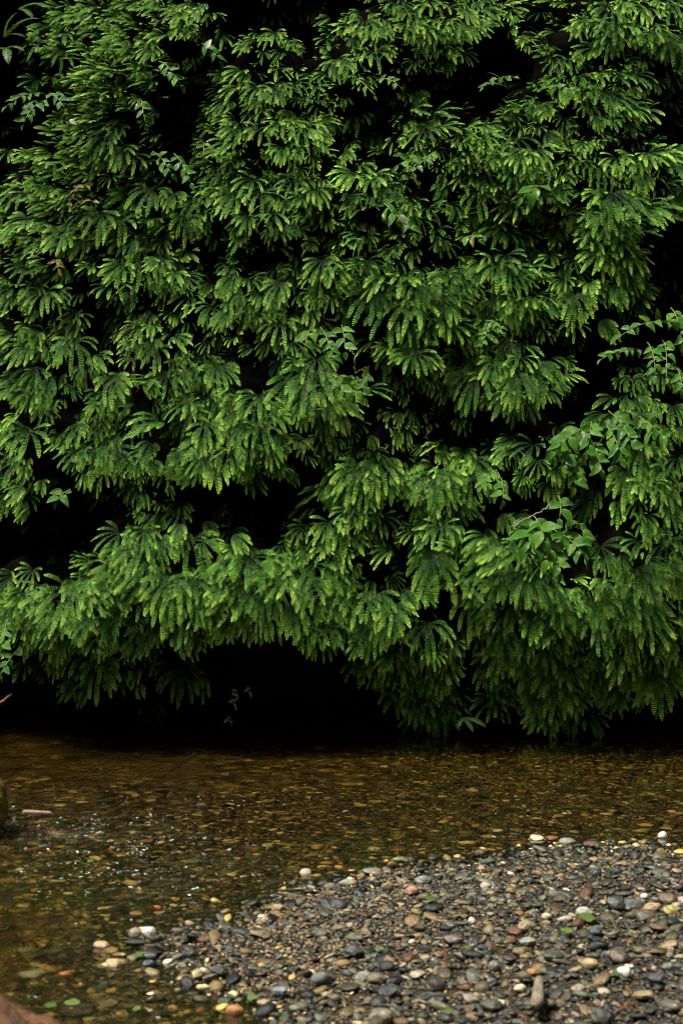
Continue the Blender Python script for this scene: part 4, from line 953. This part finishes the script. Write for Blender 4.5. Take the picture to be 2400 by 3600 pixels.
ST7 = [(1230, 392, 56, (0.5, 0.36, 0.14), 'yellow rounded stone breaking the surface at mid stream', .9), (1502, 382, 40, cream, 'small pale stone breaking the surface at mid stream', .8), (686, 956, 66, (0.5, 0.48, 0.43), 'pale grey pointed stone at the left tip of the bar', .8), (668, 934, 54, (0.5, 0.38, 0.15), 'yellow stone behind the pale pointed one', .6),
 (624, 956, 64, (0.24, 0.2, 0.14), 'brown-grey stone left of the pale pointed one', .7), (622, 998, 86, (0.05, 0.06, 0.06), 'thin black slab at the left tip of the bar', .25), (690, 1058, 64, (0.06, 0.075, 0.07), 'upper dark glossy stone at the left tip', .6), (686, 1095, 64, (0.05, 0.07, 0.07), 'lower dark glossy stone at the left tip', .6),
 (142, 1178, 122, (0.42, 0.44, 0.38), 'large pale grey dome-shaped stone at lower left', .62), (134, 1028, 84, (0.45, 0.3, 0.12), 'tan elongated stone at lower left', .7), (130, 1090, 110, (0.3, 0.3, 0.17), 'broad olive stone above the pale dome', .5), (300, 1156, 100, (0.26, 0.11, 0.04), 'rust-coloured stone under shallow water at lower left', .4),
 (722, 846, 60, (0.34, 0.09, 0.03), 'wet red-orange stone in the shallows left of the bar', .6), (470, 1014, 82, (0.42, 0.31, 0.18), 'buff stone in the shallows left of the bar', .5), (526, 1100, 72, (0.42, 0.32, 0.18), 'pale lumpy stone below the buff one', .6), (500, 1290, 90, (0.2, 0.19, 0.12), 'grey-green rounded stone at lower left', .6),
 (1078, 1312, 84, (0.35, 0.17, 0.05), 'orange-brown stone at the bottom left of the bar', .6), (1283, 1222, 70, (0.2, 0.22, 0.23), 'striped blue-grey stone at the bottom', .8), (1210, 1275, 60, (0.36, 0.26, 0.15), 'tan stone left of the striped one', .7), (1475, 1165, 96, (0.1, 0.11, 0.1), 'large dark dome stone at lower centre', .7),
 (340, 1320, 190, (0.035, 0.025, 0.015), 'large dark submerged boulder at the bottom left', .35), (300, 1080, 150, (0.035, 0.025, 0.02), 'dark flat submerged stone at lower left', .3), (1225, 895, 50, (0.36, 0.2, 0.13), 'pink stone on the gravel left of centre', .5), (1276, 838, 60, (0.3, 0.2, 0.13), 'light brown stone at the far left slope', .5),
 (910, 1140, 56, (0.42, 0.36, 0.2), 'upper cream stone of a touching pair', .6), (935, 1132, 44, (0.5, 0.4, 0.25), 'right cream stone of a touching pair', .7), (1010, 1130, 80, (0.05, 0.05, 0.045), 'dark flat stone right of the cream pair', .5), (850, 1160, 66, (0.34, 0.28, 0.15), 'buff stone left of the cream pair', .5),
 (1280, 120, 50, (0.3, 0.24, 0.07), 'yellowish stone under the far water', .5), (1135, 168, 46, (0.45, 0.33, 0.05), 'bright yellow stone under the far water', .5), (95, 208, 50, (0.4, 0.36, 0.1), 'pale yellow stone under the far water at left', .5), (265, 248, 66, (0.45, 0.38, 0.12), 'yellow stone near the mossy log', .5), (135, 330, 60, (0.45, 0.32, 0.15), 'tan stone right of the mossy log', .5), (175, 522, 80, (0.3, 0.13, 0.04), 'rust stone in the riffle at left', .5),
 (670, 580, 70, (0.4, 0.2, 0.12), 'salmon stone in the riffle', .4), (150, 722, 40, cream, 'small cream stone in the left shallows', .6), (1405, 680, 60, (0.45, 0.36, 0.28), 'pale pointed stone tip left of the bar crest', .8), (880, 655, 100, (0.3, 0.27, 0.15), 'broad pale stone under the mid stream water', .4), (635, 328, 66, (0.4, 0.3, 0.16), 'long buff stone in the left stream', .35)]
SM = [pebble_mesh('river_stone', 50 + i, M['stone'], 4) for i in range(12)]
used = 0
for fn, LST in ((C8, ST8), (C7, ST7)):
    for (x, y, w, c, lb, fl) in LST:
        px, py = fn(x, y); p = ground_at(px, py + 4, 0.03)
        zb = float(bed_z(np.array([p.x]), np.array([p.y]))[0]); sz = w * .7653 / FPX * p.y * 1.08
        for _ in range(2):
            p = ground_at(px, py, zb + 0.012 + sz * fl * 0.3); zb = float(bed_z(np.array([p.x]), np.array([p.y]))[0])
        o = link('river_stone', SM[used % 12], None, lb, 'stone', 'larger stones in and beside the stream'); used += 1
        rr = random.Random(used)
        o.location = (p.x, p.y, zb + 0.012 + sz * fl * 0.34)
        o.rotation_euler = (rr.uniform(-0.15, 0.3), rr.uniform(-.15, .15), rr.uniform(-0.4, 0.4))
        o.scale = (sz, sz * rr.uniform(0.75, 1.0), sz * fl * 1.9)
        o.color = (*c, 1)

# torn green leaves on the bank
def ragged_leaf(seed):
    rr = random.Random(seed); n = 14; V = [(0, 0, 0.03)]; F = []
    for k in range(n):
        an = 2 * math.pi * k / n; r = 0.5 * rr.uniform(0.62, 1.05); V.append((math.cos(an) * r, math.sin(an) * r * 0.7, rr.uniform(-0.05, 0.07)))
    for k in range(n): F.append((0, 1 + k, 1 + (k + 1) % n))
    me = mesh_np('fallen_leaf', V, F, M['green_bit'], True); return me
for k, (fn, x, y, w, lb) in enumerate([(C8, 1125, 882, 90, 'torn pale green leaf lying over the greenish flat stone'), (C8, 903, 820, 42, 'small pale green leaf on the far right gravel'), (C8, 410, 795, 56, 'dark green leaf on the gravel left of centre'), (C8, 1035, 940, 60, 'slim bright green leaf at right of the bar'), (C8, 170, 1022, 40, 'yellow-green leaf by the left of the near bar'),
     (C8, 575, 1020, 36, 'lime green leaf scrap at centre of the bar'), (C8, 880, 1283, 50, 'green leaf scrap at the bottom centre'), (C8, 490, 1310, 50, 'crumpled green leaf with orange edge at the bottom'), (C7, 1158, 1250, 70, 'torn pale green leaf at the bottom left of the bar'), (C7, 335, 1272, 84, 'pale green leaf in the lower left shallows'),
     (C7, 235, 1285, 60, 'bright green leaf in the lower left shallows'), (C7, 640, 1050, 56, 'yellow-green leaf at the left tip of the bar'), (C7, 415, 622, 44, 'green leaf in the riffle at left'), (C7, 610, 490, 40, 'small dark green leaf in the riffle'), (C7, 630, 1300, 50, 'green leaf near the submerged boulder'), (C7, 1325, 858, 36, 'green scrap on the left gravel'), (C8, 1255, 1140, 50, 'yellow-green leaf beside the hollowed white stone'), (C8, 265, 605, 30, 'tiny bright green leaf at the waterline')]):
    px, py = fn(x, y); p = ground_at(px, py, 0.08 if fn is C8 and y > 640 else 0.03)
    zb = float(bed_z(np.array([p.x]), np.array([p.y]))[0])
    o = link('fallen_leaf', ragged_leaf(k), None, lb, 'leaf', 'torn leaves on the stream bank')
    z = max(zb + 0.032, 0.008)
    p = ground_at(px, py, z); o.location = p; sz = w * .7653 / FPX * p.y
    o.scale = (sz, sz * 1.3, sz); o.rotation_euler = (R(14), R(random.Random(k).uniform(-8, 8)), R(k * 47 % 40 - 20))

print('ferns', len(ferns), 'own', len(own), 'fill', len(FILL), 'objects', len(bpy.data.objects))
